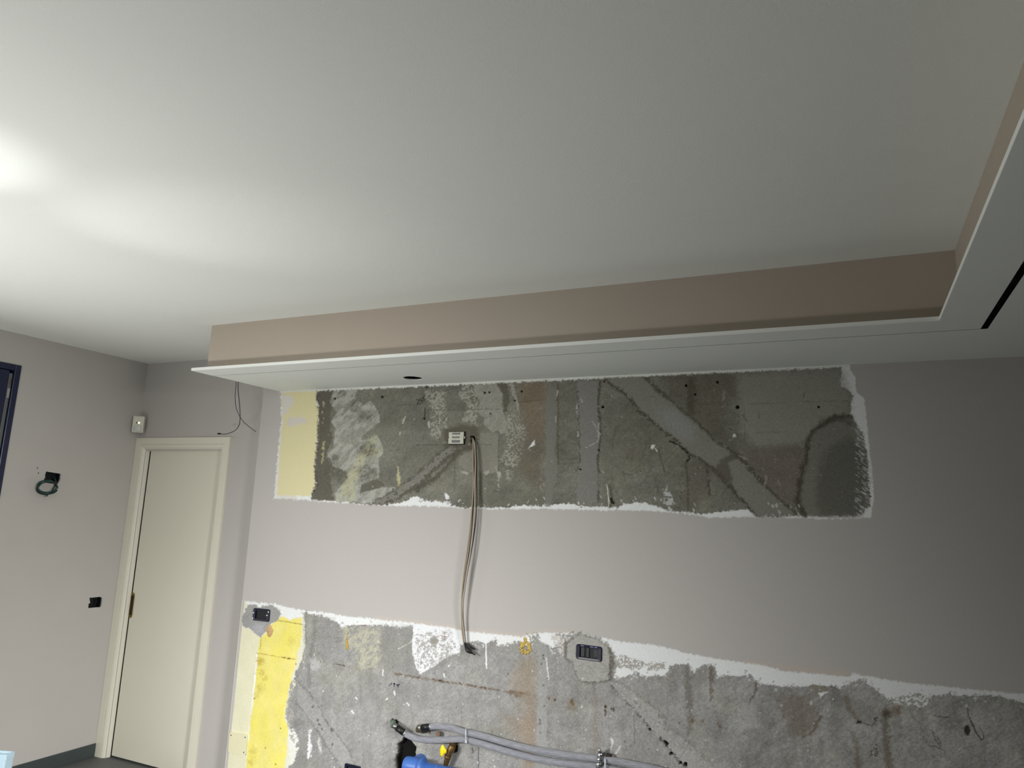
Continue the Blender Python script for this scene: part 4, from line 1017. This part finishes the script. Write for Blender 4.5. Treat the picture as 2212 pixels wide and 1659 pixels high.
rr = random.Random(4)
circ = [(hc[0] + (0.0535 + rr.uniform(-.0012, .0016)) * math.cos(t), hc[1] + (0.0535 + rr.uniform(-.0012, .0016)) * math.sin(t)) for t in np.linspace(0, 2 * math.pi, 41)[:-1]]
outl = [(LX, SY + .003), (SX + SW, SY + .003), (SX + SW, YF), (XR, YF), (XR, YB), (LX, YB)]
up_ = holed('underside_panel', outl, [circ], lambda x, y: Vector((x, y, ZS)), m_soff, depth=.005, dvec=(0, 0, 1), parent=sof)
box('panel_edge', (LX, SY + .003, ZS), (LX + .004, YB, ZS + TH), m_soff, sof)
box('slot_backing', (SX - .01, YF, ZS + .06), (SX + SW + .01, SY + .02, ZS + .066), m_black, sof)

# ------------------------------------------------------------------ things on the left and on the soffit
# motion sensor in the corner above the door
s0 = on_y(299.5, 917, YD - 0.055)
ms = empty('motion_sensor', s0, math.radians(38)); tag(ms, 'white motion sensor in the corner above the cream door', 'sensor')
mm = Matrix.Translation(s0) @ Matrix.Rotation(math.radians(38), 4, 'Z')
box('sensor_body', (-.038, -.020, -.060), (.038, .022, .060), m_white, ms, bevel=.006, mtx=mm)
bm = bmesh.new()
for i in range(7):
    a0, a1 = math.pi * i / 7, math.pi * (i + 1) / 7
    q = [(-.028 * math.cos(a), -.020 - .012 * math.sin(a)) for a in (a0, a1)]
    vs = [bm.verts.new(mm @ Vector((x, y, z))) for x, y, z in ((q[0][0], q[0][1], -.050), (q[1][0], q[1][1], -.050), (q[1][0], q[1][1], -.012), (q[0][0], q[0][1], -.012))]
    bm.faces.new(vs)
bmesh.ops.remove_doubles(bm, verts=bm.verts, dist=1e-5)
from_bm('lens_window', bm, mat('sensor_lens', (206, 206, 204), 0.25), ms, smooth=True)
tube('indicator_light', [mm @ Vector((.006, -.0195, .010)), mm @ Vector((.006, -.024, .010))], .006, m_led, ms, sides=12, raw=True)
tube('screw_recess', [mm @ Vector((-.008, -.0195, .010)), mm @ Vector((-.008, -.0208, .010))], .005, m_black, ms, sides=10, raw=True)
tube('wall_bracket', [mm @ Vector((0, .022, -.01)), mm @ Vector((0, .050, -.02))], .012, m_white, ms, sides=10, raw=True)

# coil of green wire hanging out of the upper flush box
wc = on_x(102, 1052, XL + .035)
coil = empty('wire_coil', wc); tag(coil, 'coiled green wire hanging from the open flush box', 'wire')
rr = random.Random(8)
for k in range(4):
    bm = bmesh.new()
    ce = on_x(102.5 + rr.uniform(-1, 1), 1053 + rr.uniform(-2.5, 1.5), XL + .030 + .006 * k)
    ry, rz, ti = .062 + rr.uniform(-.008, .004), .038 + rr.uniform(-.006, .006), rr.uniform(-.15, .25)
    pts = []
    for i in range(33):
        t = 2 * math.pi * i / 32 * .97
        y, z = ry * math.cos(t), rz * math.sin(t)
        pts.append(ce + Vector((.018 * math.sin(t + k), y * math.cos(ti) - z * math.sin(ti), y * math.sin(ti) + z * math.cos(ti))))
    bm_tube(bm, pts, .0042, 8)
    from_bm('wire_loop', bm, m_wireg if k != 1 else m_wire, coil)
tube('wire_tail', [on_x(118, 1050, XL + .03), on_x(112, 1061, XL + .045), on_x(106, 1066, XL + .05), on_x(100, 1072, XL + .055)], .0042, m_wireg, coil, sides=8)
tube('wire_feed', [on_x(112, 1030, XL - .04), on_x(118, 1034, XL - .01), on_x(121, 1042, XL + .02), on_x(118, 1049, XL + .03)], .0042, m_wireg, coil, sides=8)

# two wires hanging behind the end of the soffit
def hang(pts, label, y=3.50, r=.0023, tip=None):
    P = [on_y(u, v, yy) for u, v, yy in pts]
    P = [Vector((FX + .004, P[0].y, P[0].z + .07)), Vector((P[0].x + .03, P[0].y, P[0].z + .055))] + P
    root = empty('hanging_wire', P[0]); tag(root, label, 'wire')
    tube('wire', P, r, m_wire, root, sides=8, n=48)
    if tip:
        a, b = P[-1], on_y(tip[0], tip[1], tip[2])
        tube('wire_end', [a, a.lerp(b, .55), b], [.003, .007, .003], m_black, root, sides=8, n=8)
    return root
hang([(516, 815, 3.40), (514.5, 829, 3.40), (514.8, 848, 3.40), (517, 868, 3.40), (518.5, 890, 3.41), (518.5, 905, 3.41), (517, 917, 3.42), (510, 928, 3.43), (499, 934.5, 3.44), (486, 937.8, 3.45), (478, 937.2, 3.45)],
     'black wire below the soffit end curling left above the door', tip=(469.5, 936.8, 3.45))
hang([(510.5, 813, 3.42), (510, 830, 3.42), (508.2, 850, 3.42), (508.3, 868, 3.42), (510.5, 882, 3.41), (517, 898, 3.41), (526, 911, 3.41), (536, 920, 3.41), (546, 927.5, 3.41), (552.5, 932.5, 3.41)],
     'black wire below the soffit end curling right towards the kitchen wall', r=.0019)

# ------------------------------------------------------------------ kitchen wall: boxes, covers, cables
def frame3(P):
    """local frame from four traced corners (tl, tr, br, bl) on the wall plane"""
    c = sum(P, Vector()) / 4
    x = ((P[1] - P[0]) + (P[2] - P[3])); w = x.length / 2; x.normalize()
    z = ((P[0] - P[3]) + (P[1] - P[2])); h = z.length / 2; z = (z - x * z.dot(x)).normalized()
    y = z.cross(x)
    m = Matrix((x, y, z)).transposed().to_4x4(); m.translation = c
    return m, w, h


def socket_box(corners, label, modules, scr, r=.012):
    P = [on_y(u, v, YB - .004) for u, v in corners]
    m, w, h = frame3(P)
    root = empty('socket_box', m.translation); tag(root, label, 'socket box')
    ou = rrect(0, 0, w, h, r); inn = rrect(0, 0, w * .70, h * .70, .004)
    T = lambda x, y, z: m @ Vector((x, y, z))
    bm = bmesh.new()
    rows = [[bm.verts.new(T(x, d, z)) for x, z in lp] for lp, d in ((ou, .006), (ou, -.003), (rrect(0, 0, w - .006, h - .006, r * .8), -.006), (inn, -.005), (inn, .03))]
    n = len(ou)
    for a, b in zip(rows, rows[1:]):
        for k in range(n): bm.faces.new((a[k], a[(k + 1) % n], b[(k + 1) % n], b[k]))
    from_bm('frame', bm, m_navyb, root)
    box('back', (-w * .36, .030, -h * .36), (w * .36, .034, h * .36), m_pit, root, mtx=m)
    box('module_plate', (-w * .345, .005, -h * .345), (w * .345, .012, h * .345), m_pit, root, mtx=m)
    for (mx, mw, mh) in modules:
        b_ = box('socket_module', (mx - mw / 2, .000, -mh / 2), (mx + mw / 2, .010, mh / 2), mat('module_grey', (30, 34, 40), .4, var=.3, vscale=160), root, bevel=.002, mtx=m)
        bm = bmesh.new()
        for dz in (-.012, 0, .012): bm_box(bm, (mx - mw * .3, -.001, dz - .0025), (mx + mw * .3, .001, dz + .0025), mtx=m)
        from_bm('pin_hole', bm, m_black, b_)
    for x, z in scr: tube('screw', [T(x * w, -.0035, z * h), T(x * w, -.0085, z * h)], .0032, m_chrome, root, sides=10, raw=True)
    for x in (-.30, .06, .22):
        box('notch', (x * w, -.0085, h * .40), (x * w + w * .12, -.004, h * .46), mat('notch_lilac', (112, 110, 168), .4), root, mtx=m) if modules else None
    return root


socket_box(tr(1200, 1350, 12.76, [(578, 520), (1288, 605), (1272, 1028), (560, 925)]), 'wide dark blue socket box with grey modules, right of the hanging cables', [(-.032, .022, .045), (-.006, .016, .045), (.034, .024, .04)], [(-.455, .03), (.40, .02)])
socket_box(tr(500, 1290, 12.29, [(605, 288), (1030, 325), (1000, 660), (552, 605)]), 'squarish dark blue socket box set in grey mortar above the yellow strip', [], [(.39, .02), (.46, .30), (-.44, .12), (-.45, -.32)])
socket_box([(747, 1649), (779, 1656.5), (775, 1684), (742, 1676)], 'black socket box cut by the bottom edge below the first chase', [], [], r=.006)

# taped-over junction box
P = [on_y(u, v, YB - .006) for u, v in tr(940, 900, 16.59, [(505, 560), (1050, 552), (1010, 975), (490, 975)])]
m, w, h = frame3(P)
jb = empty('junction_box', m.translation); tag(jb, 'small junction box under pale tape in the upper stripped area', 'junction box')
box('box_rim', (-w / 2 - .004, .000, -h / 2 - .004), (w / 2 + .004, .016, h / 2 + .002), m_black, jb, bevel=.002, mtx=m)
bm = bmesh.new(); rr = random.Random(3)
nx, nz = 14, 10
V_ = [[bm.verts.new(m @ Vector((-w / 2 + w * i / nx + (rr.uniform(-.004, .002) if i == 0 else 0), -.004 - .002 * math.sin(i * 1.3) * math.cos(j * .9) + rr.uniform(-.001, .001), -h / 2 + h * j / nz))) for i in range(nx + 1)] for j in range(nz + 1)]
for j in range(nz):
    for i in range(nx): bm.faces.new((V_[j][i], V_[j][i + 1], V_[j + 1][i + 1], V_[j + 1][i]))
from_bm('tape_sheet', bm, mat('tape_pale', (196, 196, 180), .55, var=.15, vscale=60), jb, smooth=True)
for z, hh in ((.36, .13), (.05, .12), (-.30, .20)): box('tape_strip', (-w * .26, -.0082, h * (z - hh / 2)), (w * .24, -.0064, h * (z + hh / 2)), m_taped, jb, mtx=m)
box('cover_screw', (w * .545, -.004, -.004), (w * .58, .004, .008), m_white, jb, mtx=m)

# bundle of cables from the hole down to the worktop line
cb = empty('cable_bundle', on_y(1020, 945, YB)); tag(cb, 'beige and brown cables hanging from the wall hole, ends taped black', 'cable')
base = [(1020, 944, -.05), (1022, 951, .012), (1023.5, 963, .026), (1024, 1000, .034), (1024.5, 1040, .038), (1024, 1070, .040), (1022.5, 1100, .042), (1019, 1140, .044), (1012, 1190, .046), (1004.5, 1235, .046), (999.5, 1275, .044), (997, 1305, .042), (997.5, 1335, .038), (999.5, 1362, .032), (1003, 1388, .024)]
for k, (dx, dd, mt) in enumerate(((-1.8, .004, m_cable), (.9, -.003, m_cable3), (3.2, .002, m_cable2), (5.6, -.006, m_cable3))):
    tube('cable', [on_y(u + dx * min(1, i / 3) * (1 - .5 * (i / 14) ** 4) + (1.5 * math.sin(i * .7 + k) if 3 < i < 13 else 0), v, YB - d - (dd if i else 0)) for i, (u, v, d) in enumerate(base)], (.0042 if mt is not m_cable3 else .0034), mt, cb, sides=9, n=70)
e0 = on_y(1002.5, 1386, YB - .024)
tube('taped_end', [e0, on_y(1006, 1396, YB - .030), on_y(1011, 1404, YB - .034), on_y(1019.5, 1410.5, YB - .034)], [.004, .006, .011, .013, .006], m_black, cb, sides=9, n=14)
tube('taped_end', [on_y(1003.5, 1387, YB - .024), on_y(1012, 1393.5, YB - .022), on_y(1020, 1399.5, YB - .018), on_y(1027, 1403, YB - .014)], [.004, .006, .005, .003], m_black, cb, sides=9, n=14)
tube('bare_tip', [on_y(1019.5, 1410.5, YB - .034), on_y(1026, 1415, YB - .030)], [.004, .003], m_black, cb, sides=8, n=4)

# short cable end poking from the lower edge of the upper stripped area
st_ = empty('cable_stub', on_y(1318, 1090, YB)); tag(st_, 'short white cable stub poking from the bottom edge of the upper stripped area', 'cable')
tube('wire', [on_y(1321, 1092, YB + .015), on_y(1317, 1084, YB - .012), on_y(1314.5, 1072, YB - .02), on_y(1313, 1064, YB - .012)], .0030, m_white, st_, sides=8, n=16)
tube('wire', [on_y(1316, 1098, YB - .002), on_y(1314.5, 1082, YB - .014), on_y(1313.5, 1060, YB - .018), on_y(1310.5, 1046, YB - .012)], [.002, .003, .002, .004, .002], m_white, st_, sides=8, n=16)
tube('wire', [on_y(1319, 1076, YB + .004), on_y(1322, 1084, YB - .008), on_y(1326, 1088, YB + .002)], .0032, m_black, st_, sides=8, n=10)

# cream blanking plate
P = [on_y(u, v, YB - .004) for u, v in tr(480, 1560, 16.76, [(275, 350), (930, 460), (850, 1185), (225, 1090)])]
m, w, h = frame3(P)
cp = empty('cover_plate', m.translation); tag(cp, 'cream blank cover plate on the cream strip beside the yellow paint', 'cover plate')
prism('plate', [m @ Vector((x, -.003, z)) for x, z in rrect(0, 0, w, h, .012)], m.to_3x3() @ Vector((0, .008, 0)), m_cover, cp)
for x, z in ((-.40, .36), (.40, .36), (.38, -.38), (-.40, -.38)): tube('screw', [m @ Vector((x * w, -.0028, z * h)), m @ Vector((x * w, -.0042, z * h))], .0042, m_screw if (x, z) != (-.40, -.38) else m_cover, cp, sides=10, raw=True)

# ------------------------------------------------------------------ plumbing
zz = lambda x, y: (740 + x / 6.506, 1530 + y / 6.506)
def px3(lst): return [on_y(u, v, YB - d) for u, v, d in lst]


def hose(name, label, path, r, nut, start):
    root = empty(name, path[0]); tag(root, label, 'hose', 'grey braided water hoses')
    tube('braided_tube', path, r, m_hose, root, sides=18, n=110, uv=True)
    a, b = path[0], path[1]; d = (b - a).normalized()
    tube('ferrule', [a - d * .030, a + d * .018], r * 1.10, m_black, root, sides=18, raw=True)
    tube('ferrule_ring', [a + d * .018, a + d * .026], r * 1.16, m_chrome, root, sides=18, raw=True)
    tube('hex_nut', [a - d * .055, a - d * .030], r * 1.05, m_steel, root, sides=6, raw=True)
    tube('elbow_fitting', start + [a - d * .050], r * .95, m_brass if nut else m_green, root, sides=14, n=12)
    return root


hA = px3([(*zz(830, 318), .045), (*zz(900, 368), .040), (*zz(1000, 413), .036), (*zz(1150, 442), .034), (*zz(1300, 446), .034), (*zz(1500, 436), .034), (1002, 1596, .034), (1037, 1604, .034), (1085, 1618, .034), (1131, 1631, .034), (1202, 1645, .034), (1296, 1656, .034), (1380, 1672, .034), (1480, 1694, .034), (1640, 1730, .034), (1800, 1780, .034)])
hB = px3([(*zz(1190, 272), .040), (*zz(1280, 262), .038), (*zz(1400, 266), .036), (*zz(1550, 290), .036), (1002, 1583, .036), (1037, 1591, .036), (1096, 1608, .036), (1155, 1622, .036), (1226, 1634, .036), (1296, 1642, .036), (1345, 1650, .036), (1400, 1661, .036), (1480, 1680, .036), (1640, 1715, .036), (1800, 1764, .036)])
hose('braided_hose', 'lower grey braided hose, starting at the green fitting furthest left', [p - Vector((0, 0, .003 * min(1, max(0, (i - 4) / 2)))) for i, p in enumerate(hA)], .0155, False, px3([(*zz(715, 195), -.02), (*zz(712, 215), .030)]))
hose('braided_hose', 'upper grey braided hose, running just above the other one', [p + Vector((0, 0, .003 + .003 * min(1, max(0, (i - 3) / 2)))) for i, p in enumerate(hB)], .0152, True, px3([(*zz(1060, 300), -.02), (*zz(1065, 300), .030)]))
ti = empty('cable_tie', px3([(1006.5, 1588, .05)])[0]); tag(ti, 'thin clear cable tie binding the two grey hoses', 'cable tie')
P = px3([(1006.8, 1573, .036), (1006, 1580, .062), (1006.2, 1592, .062), (1007, 1602, .056), (1007.5, 1605, .034), (1007.3, 1588, .010), (1006.8, 1573, .030)])
tube('strap', P, .0030, m_tie, ti, sides=6, n=36)
box('tie_head', tuple(px3([(1007, 1602, .060)])[0] - Vector((.005, .004, .006))), tuple(px3([(1007, 1602, .060)])[0] + Vector((.005, .004, .006))), m_tie, ti, bevel=.001)

# chromed pipe clip carrying the hoses
pcx = px3([(1300, 1646, .04)])[0]
cl = empty('pipe_clip', pcx); tag(cl, 'shiny chrome clip holding the hoses to the wall', 'pipe clip')
for dz, dx in ((.030, -.004), (.010, -.007), (-.012, -.010)):
    bm = bmesh.new()
    c = pcx + Vector((dx, -.004, dz))
    bm_tube(bm, [c + Vector((-.010, 0, .003)), c + Vector((.010, 0, -.003))], .0225, 14, flat=.9)
    from_bm('clip_band', bm, m_chrome, cl)
tube('clip_bolt', [pcx + Vector((-.004, -.016, .045)), pcx + Vector((-.006, -.020, .062))], .008, m_chrome, cl, sides=8, raw=True)
tube('rubber_lining', [pcx + Vector((.018, .012, .022)), pcx + Vector((.040, .016, .020))], .017, m_rubber, cl, sides=12, raw=True)
tube('clip_strap', [pcx + Vector((.022, -.020, .022)), pcx + Vector((.024, -.024, 0)), pcx + Vector((.023, -.02, -.03)), pcx + Vector((.023, -.015, -.05))], .004, m_tie, cl, sides=6, n=12)

# blue drain pipe
bl0 = px3([(893, 1652, .086)])[0]
bp_ = empty('drain_pipe', bl0); tag(bp_, 'bright blue plastic drain pipe coming out of the dark hole', 'pipe')
ax = px3([(878, 1652, .086), (1060, 1689, .086)]); d = (ax[1] - ax[0]).normalized()
tube('pipe_run', [ax[0] + d * .05, ax[0] + d * 1.0], .0300, m_blue, bp_, sides=24, raw=True)
S = [(0.0, .0385), (.008, .042), (.030, .0425), (.060, .0415), (.078, .0405), (.084, .0405), (.086, .0455), (.100, .0460), (.106, .0450), (.108, .034), (.118, .0305)]
bm = bmesh.new(); bm_tube(bm, [ax[0] + d * (t - .004) for t, r in S], [r for t, r in S], 24); from_bm('pipe_socket', bm, m_blue, bp_)
tube('pipe_elbow', [ax[0] + d * .034 + Vector((0, .15, .0)), ax[0] + d * .034 + Vector((0, .09, 0)), ax[0] + d * .034 + Vector((0, .02, 0))], .036, m_blue, bp_, sides=20, n=10)
tube('seam_mark', [ax[0] + d * .185, ax[0] + d * .187], .0303, mat('pipe_seam', (120, 150, 205), .4), bp_, sides=24, raw=True)

# gas tap with a yellow wing handle
gp = px3([(974, 1616, .03)])[0]
gv = empty('gas_tap', gp); tag(gv, 'brass gas tap with yellow wing handle below the hoses', 'tap')
tube('wall_stub', px3([(981, 1604, -.03), (979, 1608, .02), (975, 1616, .040)]), .016, m_dbrass, gv, sides=14, n=12)
tube('tap_body', px3([(978, 1610, .040), (970, 1628, .048), (965, 1644, .040), (960, 1662, .036)]), [.017, .019, .014, .013, .015, .012, .012], m_dbrass, gv, sides=14, n=18)
tube('tap_collar', px3([(968, 1632, .048), (966.5, 1637, .048)]), .019, m_dbrass, gv, sides=6, raw=True)
tube('tap_pipe', px3([(963, 1650, .038), (950, 1700, .036)]), .011, m_brass, gv, sides=12, raw=True)
hn = px3([(957, 1622, .060)])[0]
tube('handle_stem', [px3([(968, 1621, .050)])[0], hn], .006, m_steel, gv, sides=10, raw=True)
bm = bmesh.new()
bm_tube(bm, catmull(px3([(954.5, 1610.5, .064), (956.5, 1615, .066), (956, 1621.5, .066), (955, 1628, .066), (954, 1633.5, .064)]), 16), [.007, .010, .0095, .0105, .0135, .015, .0155, .0155, .015, .0145, .0135, .0125, .0115, .0105, .0095, .008, .005], 12, flat=.6)
bm_tube(bm, catmull(px3([(955.5, 1622, .066), (959.5, 1619, .068), (962.5, 1622, .068), (960.5, 1626, .066)]), 8), .007, 10)
from_bm('wing_handle', bm, m_yel, gv)
cpn = empty('copper_stub', px3([(947, 1584, .02)])[0]); tag(cpn, 'dull copper pipe stub between the two grey hoses', 'pipe')
tube('stub', px3([(950, 1586, -.015), (948, 1584, .015), (946, 1585.5, .032)]), .011, m_copper, cpn, sides=10, n=10)
tube('stub_nut', px3([(947, 1584.5, .018), (946.5, 1585, .028)]), .014, m_steel, cpn, sides=6, raw=True)

# ------------------------------------------------------------------ glue blobs, pencil and marker marks (all stuck to the kitchen wall)
def blob(name, spots, m, flat=.45):
    bm = bmesh.new()
    for u, v, r in spots:
        c = on_y(u, v, YB + .001)
        q = bmesh.ops.create_icosphere(bm, subdivisions=2, radius=1.0)
        for vv in q['verts']: vv.co = c + Vector((vv.co.x * r, vv.co.y * r * flat, vv.co.z * r))
    return from_bm(name, bm, m, wb, smooth=True)
rr = random.Random(12); sp = []
for i in range(30):
    t = 2 * math.pi * i / 15; sp.append((1136 + 9 * math.cos(t) + rr.uniform(-3, 3), 1400 + 10 * math.sin(t) + rr.uniform(-3, 3), .0062 + rr.uniform(-.002, .003)))
for i in range(14): sp.append((1134 + rr.uniform(-8, 7), 1391 + rr.uniform(-6, 7), .0055 + rr.uniform(-.002, .002)))
sp += [(1134.5, 1381, .010), (1135, 1385, .010), (1133.5, 1378.5, .006)]
blob('glue_blob', sp, m_glue)
blob('glue_blob', [(1232 / 4.254 + 460, 1270 + y / 4.254, r) for y, r in ((405, .003), (425, .0032), (445, .004), (465, .005), (485, .0065), (505, .008), (525, .0095), (542, .0100), (555, .008))], m_glue)
blob('glue_blob', [(582 + dx, 1361 + dy, r) for dx, dy, r in ((-1, -10, .012), (0, -5, .018), (.5, 0, .021), (1, 5, .021), (0, 9, .017), (-4, 0, .014), (4.5, 1, .014))], m_gluet, flat=.2)

def mark(name, strokes, m, w=.0016):
    bm = bmesh.new()
    for s_ in strokes:
        pts = [on_y(u, v, YB + .0012) for u, v in s_]
        pts = catmull(pts, max(2, 3 * (len(pts) - 1))) if len(pts) > 2 else pts
        bm_tube(bm, pts, w, 6)
    return from_bm(name, bm, m, wb)
n2 = lambda p: tr(880, 840, 33.18, p)
mark('pencil_note', [n2([(640, 815), (690, 765), (760, 765), (805, 825), (785, 895), (740, 980), (700, 1110)]), n2([(690, 1125), (850, 1055), (985, 1000)]), n2([(925, 640), (885, 740), (905, 845), (1040, 775)]), n2([(1000, 750), (1030, 860), (1055, 985)]),
                     n2([(1295, 490), (1190, 540), (1090, 595), (1095, 690), (1185, 715), (1185, 810), (1115, 895)])], m_pen, .0012)
mark('pencil_arrow', [Z3([(1910, 740), (1908, 790), (1905, 835)]), Z3([(1893, 815), (1905, 838), (1912, 815)]), [(921, 833), (921.5, 843)], [(921, 833), (925, 838)], [(921, 833), (918, 838)]], m_pen, .0012)
n3 = lambda p: tr(820, 1460, 27.65, p)
mark('marker_note', [n3([(540, 530), (570, 580), (600, 620)]), n3([(620, 480), (650, 515), (680, 545)]), n3([(695, 410), (715, 455), (735, 495)]), n3([(870, 430), (870, 540), (865, 650)]), n3([(825, 495), (868, 425), (915, 495)]), n3([(840, 480), (900, 480)]),
                     n3([(985, 530), (1020, 555), (1070, 560), (1085, 500)]), n3([(1085, 540), (1090, 600), (1098, 680)]), n3([(1090, 560), (1150, 540), (1185, 520), (1160, 480)])], m_penb, .0016)
mark('red_cross_mark', [Z7([(130, 312), (215, 322)]), Z7([(172, 268), (170, 350)])], m_penr, .0011)
mark('red_dash_mark', [Z6([(1368, 343), (1398, 346)])], m_penr, .0016)

# ------------------------------------------------------------------ narrow pale blue container standing at the lower left
bh = 0.42
q0 = on_z(33.5, 1623, bh)
ang = math.radians(19.3)
cr = empty('plastic_container', (q0.x, q0.y, 0), ang); tag(cr, 'narrow pale blue plastic container at the lower left corner', 'container')
mm = Matrix.Translation((q0.x, q0.y, 0)) @ Matrix.Rotation(ang, 4, 'Z')
bw, bd = .26, .059
bm = bmesh.new()
def ringc(s, z, ins=0.0):
    return [bm.verts.new(mm @ Vector((-bw / 2 + x * (bw - 2 * ins), -bd / 2 + y * (bd - 2 * ins), z))) for x, y in [(p[0] * s / .26, p[1] * s / .059) for p in rrect(0, 0, .26, .059, .006, 3)]]
R_ = [ringc(.95, 0.0), ringc(.98, bh - .05), ringc(.98, bh - .03), ringc(1.0, bh - .028), ringc(1.0, bh - .002), ringc(.99, bh), ringc(1.0, bh, .010), ringc(1.0, bh - .006, .012), ringc(.95, .02, .012)]
n = len(R_[0])
for a, b in zip(R_, R_[1:]):
    for k in range(n): bm.faces.new((a[k], a[(k + 1) % n], b[(k + 1) % n], b[k]))
bm.faces.new(R_[0]); bm.faces.new(R_[-1])
from_bm('container_body', bm, m_crate, cr)
bm = bmesh.new()
vs = [bm.verts.new(mm @ Vector((-bw / 2 - .03 + x * (bw - .09), -bd / 2 + y * (bd - .034), bh - .004))) for x, y in rrect(0, 0, 1, 1, .06, 3)]
bm.faces.new(vs); bmesh.ops.solidify(bm, geom=bm.faces[:], thickness=.003)
from_bm('container_contents', bm, m_crated, cr)
